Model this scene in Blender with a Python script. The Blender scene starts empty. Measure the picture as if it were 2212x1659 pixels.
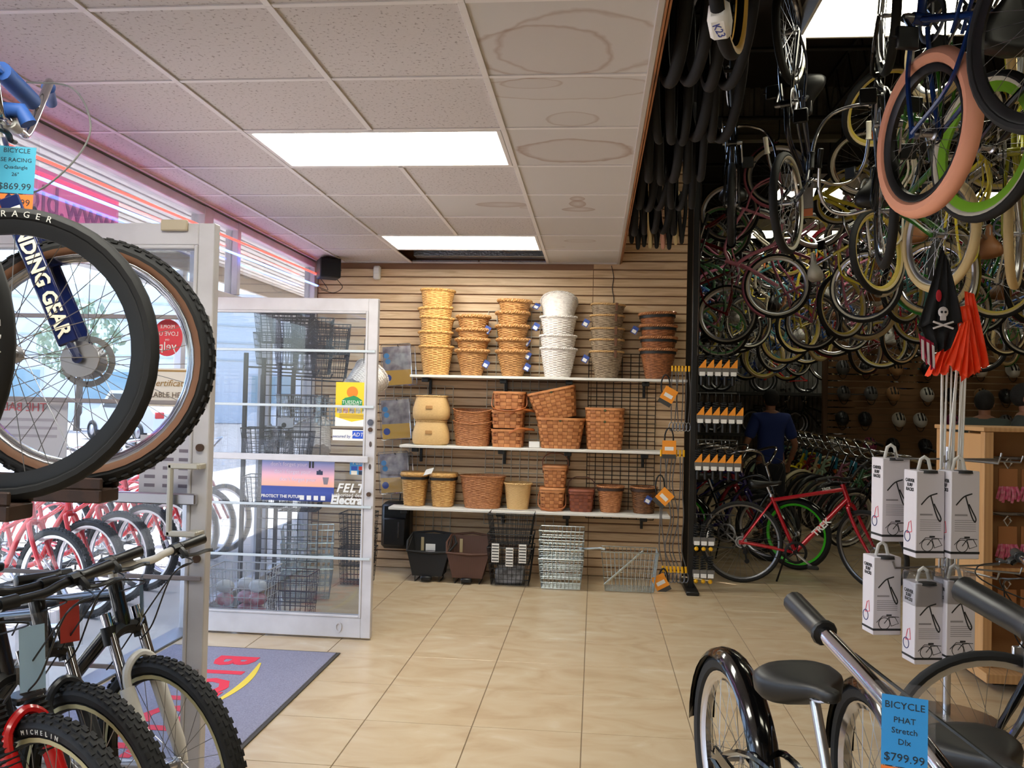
import bpy, bmesh, math, random
from mathutils import Matrix, Vector, Euler
PI = math.pi
rnd = random.Random(7)
S = bpy.context.scene
COL = S.collection

# ---------------------------------------------------------------- camera, sky, exposure
CAM_Z = 1.488
def set_camera():
    yaw, pitch, roll, f = .0973, .0216, .0221, 1844.95
    fw = Vector((-math.sin(yaw)*math.cos(pitch), math.cos(yaw)*math.cos(pitch), math.sin(pitch)))
    r = Vector((math.cos(yaw), math.sin(yaw), 0)); u = r.cross(fw)
    r2 = r*math.cos(roll)+u*math.sin(roll); u2 = -r*math.sin(roll)+u*math.cos(roll)
    c = bpy.data.cameras.new('camera'); o = bpy.data.objects.new('camera', c); COL.objects.link(o)
    c.sensor_width = 36; c.lens = 36*f/2212; c.clip_start = .05; c.clip_end = 300
    m = Matrix((r2, u2, -fw)).transposed().to_4x4(); m.translation = (0, 0, CAM_Z); o.matrix_world = m
    S.camera = o
set_camera()
S.view_settings.view_transform = 'Standard'; S.view_settings.look = 'None'
S.view_settings.exposure = 0.45; S.view_settings.gamma = 1; S.view_settings.use_curve_mapping = False
S.cycles.max_bounces = 4; S.cycles.use_light_tree = False; S.cycles.diffuse_bounces = 3; S.cycles.glossy_bounces = 3; S.cycles.transparent_max_bounces = 10; S.cycles.caustics_reflective = False; S.cycles.caustics_refractive = False
w = bpy.data.worlds.new('sky'); S.world = w; w.use_nodes = True
nt = w.node_tree; bg = nt.nodes['Background']
sk = nt.nodes.new('ShaderNodeTexSky'); sk.sky_type = 'NISHITA'; sk.sun_disc = False
sk.sun_elevation = math.radians(74); sk.sun_rotation = math.radians(280); sk.air_density = 1; sk.dust_density = 2
nt.links.new(sk.outputs[0], bg.inputs[0]); bg.inputs[1].default_value = SKY_STRENGTH = .68
sl = bpy.data.lights.new('sun', 'SUN'); so = bpy.data.objects.new('sun', sl); COL.objects.link(so)
sl.energy = 13; sl.angle = .009; sl.color = (1, .96, .9)
so.rotation_euler = Vector((.24, -.14, -.96)).to_track_quat('-Z', 'Y').to_euler()
CEIL_LIGHT, HIGH_LIGHT = 14.0, 7.0

# ---------------------------------------------------------------- materials
def lin(c): return tuple((x/255/12.92 if x/255 <= .04045 else ((x/255+.055)/1.055)**2.4) for x in c)
MATS = {}
def M(name, col=(128,128,128), rough=.5, metal=0, noise=None, bump=None, coat=0, emit=0, spec=.5, col2=None, stretch=None, wave=None, alpha=1, trans=0):
    """procedural principled material; noise=(scale, amount) mixes col towards col2, bump=(scale,strength)"""
    if name in MATS: return MATS[name]
    m = bpy.data.materials.new(name); m.use_nodes = True; n = m.node_tree.nodes; L = m.node_tree.links
    b = n['Principled BSDF']; c = lin(col)+(1,)
    b.inputs['Base Color'].default_value = c; b.inputs['Roughness'].default_value = rough; b.inputs['Metallic'].default_value = metal
    b.inputs['Specular IOR Level'].default_value = spec; b.inputs['Coat Weight'].default_value = coat
    b.inputs['Alpha'].default_value = alpha; b.inputs['Transmission Weight'].default_value = trans
    if emit: b.inputs['Emission Color'].default_value = c; b.inputs['Emission Strength'].default_value = emit
    if noise or bump or wave:
        tc = n.new('ShaderNodeTexCoord'); mp = n.new('ShaderNodeMapping'); L.new(tc.outputs['Object'], mp.inputs[0])
        if stretch: mp.inputs['Scale'].default_value = stretch
    if noise or wave:
        mx = n.new('ShaderNodeMix'); mx.data_type = 'RGBA'; mx.inputs[6].default_value = c
        mx.inputs[7].default_value = lin(col2 or tuple(x*.6 for x in col))+(1,)
        if wave:
            t = n.new('ShaderNodeTexWave'); t.inputs['Scale'].default_value = wave[0]; t.inputs['Distortion'].default_value = wave[1]; t.inputs['Detail'].default_value = 3
            fac = t.outputs['Fac']; amt = wave[2]
        else:
            t = n.new('ShaderNodeTexNoise'); t.inputs['Scale'].default_value = noise[0]; t.inputs['Detail'].default_value = 5; amt = noise[1]
            fac = t.outputs['Fac']
        L.new(mp.outputs[0], t.inputs['Vector'])
        rp = n.new('ShaderNodeMapRange'); rp.inputs[1].default_value = .35; rp.inputs[2].default_value = .65; rp.inputs[4].default_value = amt
        L.new(fac, rp.inputs[0]); L.new(rp.outputs[0], mx.inputs[0]); L.new(mx.outputs[2], b.inputs['Base Color'])
    if bump:
        t2 = n.new('ShaderNodeTexNoise'); t2.inputs['Scale'].default_value = bump[0]; L.new(mp.outputs[0], t2.inputs['Vector'])
        bp = n.new('ShaderNodeBump'); bp.inputs['Strength'].default_value = bump[1]; bp.inputs['Distance'].default_value = .01
        L.new(t2.outputs['Fac'], bp.inputs['Height']); L.new(bp.outputs[0], b.inputs['Normal'])
    MATS[name] = m; return m
def glassmat(name, tint=(255,255,255), refl=1.0, haze=0.0):
    if name in MATS: return MATS[name]
    m = bpy.data.materials.new(name); m.use_nodes = True; n = m.node_tree.nodes; L = m.node_tree.links
    n.remove(n['Principled BSDF']); out = n['Material Output']
    tr = n.new('ShaderNodeBsdfTransparent'); tr.inputs[0].default_value = lin(tint)+(1,)
    gl = n.new('ShaderNodeBsdfGlossy'); gl.inputs['Roughness'].default_value = .01
    fr = n.new('ShaderNodeFresnel'); fr.inputs[0].default_value = 1.5
    k = n.new('ShaderNodeMath'); k.operation = 'MULTIPLY'; k.inputs[1].default_value = refl; L.new(fr.outputs[0], k.inputs[0])
    mx = n.new('ShaderNodeMixShader'); L.new(k.outputs[0], mx.inputs[0]); L.new(tr.outputs[0], mx.inputs[1]); L.new(gl.outputs[0], mx.inputs[2])
    last = mx
    if haze:
        df = n.new('ShaderNodeBsdfDiffuse'); df.inputs[0].default_value = (.75,.75,.8,1)
        m2 = n.new('ShaderNodeMixShader'); m2.inputs[0].default_value = haze; L.new(mx.outputs[0], m2.inputs[1]); L.new(df.outputs[0], m2.inputs[2]); last = m2
    L.new(last.outputs[0], out.inputs[0]); MATS[name] = m; return m

BLACK = M('black_rubber', (18,18,19), .75)
BLACKP = M('black_plastic', (16,16,17), .4)
BLACKG = M('gloss_black_paint', (8,8,9), .12, coat=.6)
CHROME = M('chrome', (200,200,205), .12, 1)
STEEL = M('brushed_steel', (160,160,162), .35, 1)
ALU = M('aluminium', (190,190,195), .3, 1)
WHITE = M('white_paint', (225,222,216), .4)
WHITEP = M('white_paper', (232,230,226), .6)
DARK = M('dark_metal', (28,27,27), .5, .6)
CREAM = M('cream_rubber', (214,190,140), .7)
WALLW = M('whitewall_rubber', (205,200,185), .7)
ORANGE = M('orange_card', (240,150,40), .6)
BLUECARD = M('teal_price_card', (60,150,178), .5)
ORANGECARD = M('orange_price_card', (235,120,45), .5)
PLASTIC = glassmat('clear_plastic', (250,250,250), .7, .03)
YELLOW = M('yellow_plastic', (240,180,20), .45)

# ---------------------------------------------------------------- geometry collector
class G:
    def __init__(s): s.v = []; s.f = []
    def add(s, vs, fs):
        o = len(s.v); s.v += [tuple(v) for v in vs]; s.f += [tuple(o+i for i in f) for f in fs]; return s
    def box(s, x0, x1, y0, y1, z0, z1, ch=0, m=None):
        if ch:
            P = []
            for sx in (0,1):
                for sy in (0,1):
                    for sz in (0,1):
                        X = (x0,x1)[sx]; Y = (y0,y1)[sy]; Z = (z0,z1)[sz]; dx = ch*(1-2*sx); dy = ch*(1-2*sy); dz = ch*(1-2*sz)
                        P += [(X,Y+dy,Z+dz),(X+dx,Y,Z+dz),(X+dx,Y+dy,Z)]
            i = lambda a,b,c,k: (a*4+b*2+c)*3+k
            F = [[i(0,0,0,0),i(0,0,1,0),i(0,1,1,0),i(0,1,0,0)],[i(1,0,0,0),i(1,1,0,0),i(1,1,1,0),i(1,0,1,0)],
                 [i(0,0,0,1),i(1,0,0,1),i(1,0,1,1),i(0,0,1,1)],[i(0,1,0,1),i(0,1,1,1),i(1,1,1,1),i(1,1,0,1)],
                 [i(0,0,0,2),i(0,1,0,2),i(1,1,0,2),i(1,0,0,2)],[i(0,0,1,2),i(1,0,1,2),i(1,1,1,2),i(0,1,1,2)]]
            for a in (0,1):
                for b in (0,1):
                    F.append([i(a,b,0,0),i(a,b,0,1),i(a,b,1,1),i(a,b,1,0)]); F.append([i(a,0,b,0),i(a,0,b,2),i(a,1,b,2),i(a,1,b,0)]); F.append([i(0,a,b,1),i(0,a,b,2),i(1,a,b,2),i(1,a,b,1)])
                    for c in (0,1): F.append([i(a,b,c,0),i(a,b,c,1),i(a,b,c,2)])
        else:
            P = [(x,y,z) for x in (x0,x1) for y in (y0,y1) for z in (z0,z1)]
            F = [(0,1,3,2),(4,6,7,5),(0,4,5,1),(2,3,7,6),(0,2,6,4),(1,5,7,3)]
        if m is not None: P = [m @ Vector(p) for p in P]
        return s.add(P, F)
    def tube(s, pts, r, n=8, closed=False, caps=True, flat=1.0):
        pts = [Vector(p) for p in pts]; k = len(pts)
        rs = r if isinstance(r, (list,tuple)) else [r]*k
        V = []; up = None
        for i, p in enumerate(pts):
            if closed: t = pts[(i+1)%k]-pts[i-1]
            else: t = pts[min(i+1,k-1)]-pts[max(i-1,0)]
            t = t.normalized() if t.length > 1e-9 else Vector((0,0,1))
            if up is None: up = Vector((0,0,1)) if abs(t.z) < .9 else Vector((0,1,0))
            up = up-t*up.dot(t)
            if up.length < 1e-6: up = t.orthogonal()
            up.normalize(); b = t.cross(up)
            for j in range(n):
                a = 2*PI*j/n+PI/n; V.append(p+(up*math.cos(a)+b*math.sin(a)*flat)*rs[i])
        F = []
        for i in range(k if closed else k-1):
            for j in range(n):
                F.append((i*n+j, i*n+(j+1)%n, ((i+1)%k)*n+(j+1)%n, ((i+1)%k)*n+j))
        if caps and not closed: F += [tuple(range(n))[::-1], tuple((k-1)*n+j for j in range(n))]
        return s.add(V, F)
    def lathe(s, prof, n=24, axis='z', c=(0,0,0), closed=False, sx=1, sy=1, ang=2*PI):
        V = []; full = abs(ang-2*PI) < 1e-6; nn = n if full else n+1
        for i in range(nn):
            a = ang*i/n; ca, sa = math.cos(a), math.sin(a)
            for r, h in prof:
                x, y = r*ca*sx, r*sa*sy
                V.append({'z':(c[0]+x,c[1]+y,c[2]+h),'y':(c[0]+x,c[1]+h,c[2]+y),'x':(c[0]+h,c[1]+x,c[2]+y)}[axis])
        k = len(prof); F = []
        for i in range(n):
            for j in range(k if closed else k-1):
                a, b = i*k+j, i*k+(j+1)%k; i2 = (i+1)%nn; F.append((a, i2*k+j, i2*k+(j+1)%k, b))
        return s.add(V, F)
    def quad(s, *p): return s.add(p, [tuple(range(len(p)))])
    def slab(s, poly, d):
        """prism: poly (3-D points) pushed along vector d"""
        n = len(poly); P = [Vector(p) for p in poly]; Q = [p+Vector(d) for p in P]
        return s.add(P+Q, [tuple(range(n))[::-1], tuple(range(n,2*n))]+[(i,(i+1)%n,n+(i+1)%n,n+i) for i in range(n)])
    def sphere(s, c, r, n=12, sx=1, sy=1, sz=1):
        k = n//2+1
        V = []; F = []
        for i in range(k):
            t = PI*i/(k-1)
            for j in range(n):
                a = 2*PI*j/n; V.append((c[0]+r*sx*math.sin(t)*math.cos(a), c[1]+r*sy*math.sin(t)*math.sin(a), c[2]+r*sz*math.cos(t)))
        for i in range(k-1):
            for j in range(n): F.append((i*n+j, (i+1)*n+j, (i+1)*n+(j+1)%n, i*n+(j+1)%n))
        return s.add(V, F)
    def merge(s, g, m=None):
        return s.add([m @ Vector(v) for v in g.v] if m is not None else g.v, g.f)

def mesh(name, g, smooth=None):
    me = bpy.data.meshes.new(name); me.from_pydata(g.v, [], g.f); me.update()
    if smooth:
        bm = bmesh.new(); bm.from_mesh(me); bmesh.ops.recalc_face_normals(bm, faces=bm.faces); bm.to_mesh(me); bm.free()
        me.polygons.foreach_set('use_smooth', [True]*len(me.polygons)); me.set_sharp_from_angle(angle=math.radians(smooth if smooth is not True else 40))
    me.materials.append(None); return me
CACHE = {}
def cached(key, fn, smooth=True):
    if key not in CACHE: CACHE[key] = mesh(str(key[0]), fn(), smooth)
    return CACHE[key]
def put(name, me, mat, parent=None, mw=None, label=None):
    """link one object on (shared) mesh data, its material on the object"""
    if isinstance(me, G): me = mesh(name, me, 40)
    o = bpy.data.objects.new(name, me); COL.objects.link(o)
    if me is not None:
        o.material_slots[0].link = 'OBJECT'; o.material_slots[0].material = mat
    if parent is not None: o.parent = parent
    if mw is not None: o.matrix_local = mw
    if label: o['label'] = label
    return o
def tag(o, label, cat, group=None, kind=None):
    if label: o['label'] = label
    if cat: o['category'] = cat
    if group: o['group'] = group
    if kind: o['kind'] = kind
    return o
def root(name, loc=(0,0,0), label=None, cat=None, group=None, rot=None, mw=None):
    o = bpy.data.objects.new(name, None); COL.objects.link(o); o.empty_display_size = .1
    if mw is not None: o.matrix_world = mw
    else:
        o.location = loc
        if rot is not None: o.rotation_euler = rot
    return tag(o, label, cat, group)
def struct(name, g, mat, parent=None, smooth=None):
    o = put(name, mesh(name, g, smooth) if isinstance(g, G) else g, mat, parent)
    if parent is None: o['kind'] = 'structure'
    return o
T = Matrix.Translation
def RZ(a): return Matrix.Rotation(a, 4, 'Z')
def RX(a): return Matrix.Rotation(a, 4, 'X')
def RY(a): return Matrix.Rotation(a, 4, 'Y')
def frame(o, x, y):
    """matrix with local x,y axes given (z = x cross y) at origin o"""
    x = Vector(x).normalized(); y = Vector(y).normalized(); z = x.cross(y)
    m = Matrix((x,y,z)).transposed().to_4x4(); m.translation = o; return m
def text_mesh(body, size, depth=.0006, align='CENTER', shear=0, sp=1.0, bold=0):
    k = ('text', body, size, depth, align, shear, sp, bold)
    if k in CACHE: return CACHE[k]
    cu = bpy.data.curves.new('lettering', 'FONT'); cu.body = body; cu.size = size; cu.extrude = depth; cu.align_x = align; cu.align_y = 'CENTER'
    cu.shear = shear; cu.space_character = sp; cu.resolution_u = 2; cu.offset = bold
    t = bpy.data.objects.new('lettering', cu); me = bpy.data.meshes.new_from_object(t); bpy.data.objects.remove(t)
    me.name = 'lettering'; me.materials.clear(); me.materials.append(None); CACHE[k] = me; return me
def text(body, size, mat, parent, m, depth=.0006, align='CENTER', shear=0, sp=1.0, name='lettering', bold=0):
    return put(name, text_mesh(body, size, depth, align, shear, sp, bold), mat, parent, m)
def arc(c, r, a0, a1, n, plane='xz', ry=None):
    ry = ry or r; out = []
    for i in range(n+1):
        a = a0+(a1-a0)*i/n; p, q = r*math.cos(a), ry*math.sin(a)
        out.append({'xz':(c[0]+p,c[1],c[2]+q),'yz':(c[0],c[1]+p,c[2]+q),'xy':(c[0]+p,c[1]+q,c[2])}[plane])
    return out
def bez(p, n=8):
    """Catmull-Rom through points"""
    P = [Vector(q) for q in p]; P = [2*P[0]-P[1]]+P+[2*P[-1]-P[-2]]; out = []
    for i in range(1, len(P)-2):
        for j in range(n):
            t = j/n; a, b, c, d = P[i-1:i+3]
            out.append(.5*((2*b)+(c-a)*t+(2*a-5*b+4*c-d)*t*t+(3*b-a-3*c+d)*t**3))
    return out+[P[-2]]
# ================================================================ THE ROOM
def posmat(name, build, rough=.5, spec=.5):
    m = bpy.data.materials.new(name); m.use_nodes = True; n = m.node_tree.nodes; L = m.node_tree.links
    b = n['Principled BSDF']; b.inputs['Roughness'].default_value = rough; b.inputs['Specular IOR Level'].default_value = spec
    g = n.new('ShaderNodeNewGeometry'); build(n, L, b, g.outputs['Position']); return m
def ramp(n, L, fac, stops):
    r = n.new('ShaderNodeValToRGB'); e = r.color_ramp.elements
    while len(e) < len(stops): e.new(.5)
    for i, (p, c) in enumerate(stops): e[i].position = p; e[i].color = lin(c)+(1,)
    L.new(fac, r.inputs[0]); return r.outputs[0]
def f_floor(n, L, b, pos):
    mp = n.new('ShaderNodeMapping'); mp.inputs['Scale'].default_value = (1.3, 2.6, 1); L.new(pos, mp.inputs[0])
    t = n.new('ShaderNodeTexNoise'); t.inputs['Scale'].default_value = 2.2; t.inputs['Detail'].default_value = 8; t.inputs['Distortion'].default_value = 1.2; L.new(mp.outputs[0], t.inputs[0])
    L.new(ramp(n, L, t.outputs[0], [(.28,(186,160,126)),(.46,(196,173,140)),(.64,(201,181,150)),(.8,(210,194,168))]), b.inputs['Base Color'])
FLOORM = posmat('beige_marbled_tile', f_floor, .26, .5)
def f_ceil(n, L, b, pos):
    t = n.new('ShaderNodeTexNoise'); t.inputs['Scale'].default_value = 75; t.inputs['Detail'].default_value = 3; L.new(pos, t.inputs[0])
    L.new(ramp(n, L, t.outputs[0], [(.33,(154,145,141)),(.40,(203,196,194)),(.8,(207,200,198))]), b.inputs['Base Color'])
CEILM = posmat('fissured_ceiling_tile', f_ceil, .9, .1)
def stainmat(name, rings):
    """plain white ceiling tile with brown water rings: rings=(x, y, rx, ry, thickness, strength) in world metres"""
    def f(n, L, b, pos):
        base = n.new('ShaderNodeRGB'); base.outputs[0].default_value = lin((204,199,196))+(1,); cur = base.outputs[0]
        for (x, y, rx, ry, th, st) in rings:
            mp = n.new('ShaderNodeMapping'); mp.vector_type = 'POINT'; mp.inputs['Location'].default_value = (-x/rx, -y/ry, 0); mp.inputs['Scale'].default_value = (1/rx, 1/ry, 0); L.new(pos, mp.inputs[0])
            ns = n.new('ShaderNodeTexNoise'); ns.inputs['Scale'].default_value = 9; L.new(pos, ns.inputs[0])
            ln = n.new('ShaderNodeVectorMath'); ln.operation = 'LENGTH'; L.new(mp.outputs[0], ln.inputs[0])
            ad = n.new('ShaderNodeMath'); ad.operation = 'MULTIPLY_ADD'; ad.inputs[1].default_value = .35; L.new(ns.outputs[0], ad.inputs[0]); L.new(ln.outputs['Value'], ad.inputs[2])
            rr = n.new('ShaderNodeValToRGB'); e = rr.color_ramp.elements
            for _ in range(2): e.new(.5)
            for i, (p, v) in enumerate([(0, st*.12), (.5-th, st*.15), (.5, st), (.53, 0)]): e[i].position = p; e[i].color = (v,v,v,1)
            hf = n.new('ShaderNodeMath'); hf.operation = 'MULTIPLY'; hf.inputs[1].default_value = .43; L.new(ad.outputs[0], hf.inputs[0]); L.new(hf.outputs[0], rr.inputs[0])
            mx = n.new('ShaderNodeMix'); mx.data_type = 'RGBA'; mx.inputs[7].default_value = lin((150,116,92))+(1,); L.new(cur, mx.inputs[6]); L.new(rr.outputs[0], mx.inputs[0]); cur = mx.outputs[2]
        L.new(cur, b.inputs['Base Color'])
    return posmat(name, f, .85, .1)
def f_wood(n, L, b, pos):
    mp = n.new('ShaderNodeMapping'); mp.inputs['Scale'].default_value = (1.1, 1, 16); L.new(pos, mp.inputs[0])
    t = n.new('ShaderNodeTexNoise'); t.inputs['Scale'].default_value = 2.5; t.inputs['Detail'].default_value = 6; t.inputs['Distortion'].default_value = 1; L.new(mp.outputs[0], t.inputs[0])
    L.new(ramp(n, L, t.outputs[0], [(.3,(196,162,124)),(.5,(215,184,146)),(.7,(226,198,162))]), b.inputs['Base Color'])
SLATM = posmat('pale_oak_slat', f_wood, .45)
def f_corr(n, L, b, pos):
    t = n.new('ShaderNodeTexNoise'); t.inputs['Scale'].default_value = 3; L.new(pos, t.inputs[0])
    L.new(ramp(n, L, t.outputs[0], [(.3,(120,120,118)),(.7,(170,170,166))]), b.inputs['Base Color']); b.inputs['Metallic'].default_value = .7
CORRM = posmat('galvanised_corrugated', f_corr, .35)
GROOVE = M('slat_groove', (150,112,84), .8)
TBAR = M('tbar_paint', (222,217,215), .5)
DKWALL = M('dark_wall', (46,42,40), .9)
FRAMEW = M('worn_white_frame', (206,203,206), .45, noise=(6,.35), col2=(165,160,162))
GLASS = glassmat('window_glass', (250,252,255), .55)

ZC, YW, XW, XE = 2.717, 7.493, -2.506, .178
Y_NEAR, Y_FAR, X_R, Z_HI = -3.0, 17.0, 6.6, 4.95
# floor: slab in grout colour, one object per tile
fl = struct('floor', G().box(XW-.1, X_R, Y_NEAR, Y_FAR, -.1, -.003), M('grout', (132,112,88), .8))
TS = .5015
tile_me = mesh('floor_tile', G().box(.0022, TS-.0022, .0022, TS-.0022, -.004, 0, .0012))
cells = []
for i in range(-5, 14):
    for j in range(-14, 27):
        x, y = -.03+i*TS, 3.915+j*TS
        if x+TS <= X_R and y+TS <= Y_FAR and y > Y_NEAR: cells.append((x, y))
def seen(c):
    x, y = c[0]+TS/2, c[1]+TS/2
    return 0 if (y > 2.2 and -.75 < (x/y) < .62) else 50
cells.sort(key=lambda c: seen(c)+math.hypot(c[0]+.25, c[1]+.25))
for c in cells[:290]: put('floor_tile', tile_me, FLOORM, fl, T((c[0], c[1], 0)))
g = G()
for c in cells[290:]: g.box(c[0]+.002, c[0]+TS-.002, c[1]+.002, c[1]+TS-.002, -.004, 0)
put('floor_tiling', mesh('floor_tiling', g), FLOORM, fl)['kind'] = 'stuff'

# suspended ceiling
cl = struct('ceiling', G().box(XW-.1, XE-.01, Y_NEAR, YW+.02, 3.12, 3.16), M('plenum', (60,52,46), .9))
X0, Y0, DY, DX = -1.6548, 3.1768, .6096, .6100
xs = [XW, X0-DX, X0, X0+DX, X0+2*DX, XE]
light_cells = {(2,1),(3,1),(2,5),(3,5),(2,-3),(3,-3),(2,-7),(3,-7)}
open_cells = {(2,6),(3,6)}
R4 = [  # water stains on the plain tiles next to the ceiling's edge
    (-.21,2.98,.25,.22,.03,.5), (-.08,2.93,.29,.26,.03,.45), (-.14,3.32,.36,.12,.03,.4), (-.27,3.26,.12,.05,.06,.4), (-.12,3.68,.11,.09,.06,.4),
    (-.12,4.15,.27,.19,.07,.6), (-.13,5.12,.045,.06,.4,.5), (-.13,5.25,.05,.09,.4,.55), (-.13,5.40,.10,.06,.3,.5), (-.14,6.45,.12,.06,.1,.4), (-.36,6.7,.1,.05,.1,.2)]
STAIN = stainmat('stained_ceiling_tile', R4)
STAIN2 = stainmat('lightly_stained_ceiling_tile', [(-.60,5.27,.16,.07,.4,.45), (-.45,5.35,.05,.03,.4,.3)])
for a in range(5):
    for k in range(-10, 8):
        x0, x1 = xs[a], xs[a+1]; y0 = Y0+DY*k; y1 = min(y0+DY, YW)
        if y1 < Y_NEAR+.1 or (a, k) in light_cells or (a, k) in open_cells: continue
        m = STAIN if a == 4 else (STAIN2 if (a == 3 and k in (3,)) else CEILM)
        put('ceiling_tile', mesh('ceiling_tile', G().box(x0+.006, x1-.006, y0+.006, y1-.006, ZC+.003, ZC+.02, .004)), m, cl)
for x in xs[1:5]:
    for k in range(-10, 8):
        y0 = Y0+DY*k; y1 = min(y0+DY, YW)
        if x == X0+DX and ((2,k) in light_cells or (2,k) in open_cells): continue
        put('tee_bar', mesh('tee_bar', G().box(x-.012, x+.012, y0, y1, ZC-.004, ZC+.004, .001)), TBAR, cl)
for k in range(-10, 8):
    y = Y0+DY*k
    if y < Y_NEAR: continue
    for a in range(5):
        put('cross_tee', mesh('cross_tee', G().box(xs[a]+.012, xs[a+1]-.012, y-.011, y+.011, ZC-.0025, ZC+.004, .001)), TBAR, cl)
put('edge_angle', mesh('edge_angle', G().box(XW, XE, YW-.02, YW, ZC-.004, ZC+.003).box(XW, XW+.02, Y_NEAR, YW, ZC-.004, ZC+.003)), TBAR, cl)
tr = struct('trim_1', G().box(XE-.012, XE+.012, Y_NEAR, YW-.01, ZC-.006, ZC+.10, .003), M('fascia_metal', (186,178,172), .4))
put('plywood_edge', mesh('plywood_edge', G().box(XE+.0125, XE+.021, Y_NEAR, YW-.012, ZC-.004, 3.3, .001).box(XE+.025, XE+.033, Y_NEAR, YW-.012, ZC+.004, 3.3, .001)), M('plywood', (168,112,74), .6, wave=(3,4,.6), stretch=(1,1,6)), tr)
# open bay beside the far light: cable and a strip of shiny duct edge in the void
put('void_cable', mesh('void_cable', G().tube(bez([(-1.55,7.1,2.80),(-1.2,7.2,2.78),(-.9,7.12,2.80),(-.75,7.2,2.765),(-.55,7.1,2.82)],6), .005, 5)), M('old_cable', (120,112,104), .6), cl)
put('void_duct', mesh('void_duct', G().box(-1.6,-.45,7.30,7.42,2.745,2.80,.004)), M('foil_duct', (170,174,180), .3, .9, bump=(60,.6)), cl)

# slat wall (each slat an object)
PITCH = .0762
wb = struct('wall_back', G().box(XW-.1, .775, YW+.010, YW+.12, 0, 3.62), GROOVE)
for (xa, xb, top) in ((XW, -.038, 2.73), (-.034, .772, 3.62)):
    sm = mesh('slat', G().box(xa, xb, YW-.008, YW+.0098, .004, PITCH-.008, .002))
    for k in range(int(top/PITCH)): put('slat', sm, SLATM, wb, T((0, 0, k*PITCH)))
# the rest of the shell
struct('wall_partition', G().box(.776, .90, YW+.125, Y_FAR, 0, Z_HI), DKWALL)
struct('wall_front', G().box(XW-.1, X_R, Y_NEAR-.12, Y_NEAR, 0, Z_HI), M('plain_wall', (196,186,172), .8))
struct('wall_right', G().box(X_R, X_R+.12, Y_NEAR, Y_FAR, 0, Z_HI), M('brown_wall', (150,122,92), .8))
struct('ceiling_high', G().box(XE-.2, X_R, Y_NEAR, Y_FAR, Z_HI, Z_HI+.1), M('dark_deck', (34,28,24), .9))
struct('wall_left_upper', G().box(XW-.12, XW-.02, Y_NEAR, YW+.1, ZC, 4.4), M('plain_wall', (196,186,172), .8))
struct('wall_plenum', G().box(XE-.03, XE-.0125, Y_NEAR, YW, ZC+.12, Z_HI), DKWALL)
def corrugated(x0, x1, y, z0, z1, p=.085, d=.022, sgn=-1):
    g = G(); n = int((x1-x0)/p)
    prof = [(0,0),(.30,0),(.42,1),(.88,1),(1,0)]
    P = [(x0+(i+t)*p, y+sgn*d*h) for i in range(n) for t, h in prof[:-1]]
    V = [(x,yy,z0) for x,yy in P]+[(x,yy,z1) for x,yy in P]; k = len(P)
    g.add(V, [(i,i+1,k+i+1,k+i) for i in range(k-1)]); return g
wf = struct('wall_far', G().box(.9, X_R, Y_FAR, Y_FAR+.1, 0, Z_HI), DKWALL)
put('corrugated_sheet', mesh('corrugated_sheet', corrugated(.92, 4.6, Y_FAR-.005, 0, 3.1)), CORRM, wf)
put('slat_board', mesh('slat_board', G().box(4.65, X_R, Y_FAR-.03, Y_FAR, 0, 3.1)), M('brown_slat_board', (134,100,66), .6, wave=(9,.5,.6), stretch=(0.01,.01,1)), wf)
# high header of corrugated steel over a channel beam
hd = struct('beam_1', G().box(.93, X_R, 9.30, 9.42, 4.36, 4.42, .004).box(.93, X_R, 9.34, 9.38, 4.42, 4.54).box(.93, X_R, 9.28, 9.46, 4.54, 4.57), M('channel_steel', (120,118,104), .5, .4))
put('corrugated_header', mesh('corrugated_header', corrugated(.95, X_R, 9.40, 4.57, Z_HI, .11, .03)), CORRM, hd)
# dark open-web roof joists
JOIST = M('joist_paint', (22,20,19), .7)
for n_, (x, z) in enumerate(((1.05,4.75),(2.35,4.75),(3.65,4.75),(4.95,4.75))):
    g = G().tube([(x,Y_NEAR+.1,Z_HI-.03),(x,9.25,Z_HI-.03)], .02, 4).tube([(x,Y_NEAR+.1,z-.22),(x,9.25,z-.22)], .02, 4)
    y = -2.8
    while y < 9: g.tube([(x,y,Z_HI-.03),(x,y+.2,z-.22),(x,y+.4,Z_HI-.03)], .010, 4); y += .4
    o = struct('beam_%d' % (n_+2), g, JOIST)

# ---------------------------------------------------------------- storefront (x = XW)
def frame_box(name, b, parent=None, mat=None): return put(name, mesh(name, G().box(*b, .004)), mat or FRAMEW, parent)
sf = struct('wall_left', G().box(XW-.10, XW, Y_NEAR, 2.92, 0, .12, .004).box(XW-.10, XW, 5.36, YW+.02, 0, .12, .004), FRAMEW)
for (y0, y1, z0, z1) in ((2.87,2.975,0,ZC-.01),(5.235,5.36,0,ZC-.01),(5.75,5.80,2.2,ZC-.01),(YW-.10,YW-.015,0,ZC-.01),(6.40,6.45,.1,2.12),(.4,.47,0,ZC-.01),(-1.6,-1.53,0,ZC-.01)):
    frame_box('mullion', (XW-.10, XW-.005, y0, y1, z0, z1), sf)
frame_box('transom_rail', (XW-.095, XW-.008, Y_NEAR, YW-.015, 2.125, 2.195), sf)
frame_box('head_rail', (XW-.095, XW-.008, Y_NEAR, YW-.015, ZC-.065, ZC-.012), sf)
n_ = 0
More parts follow.
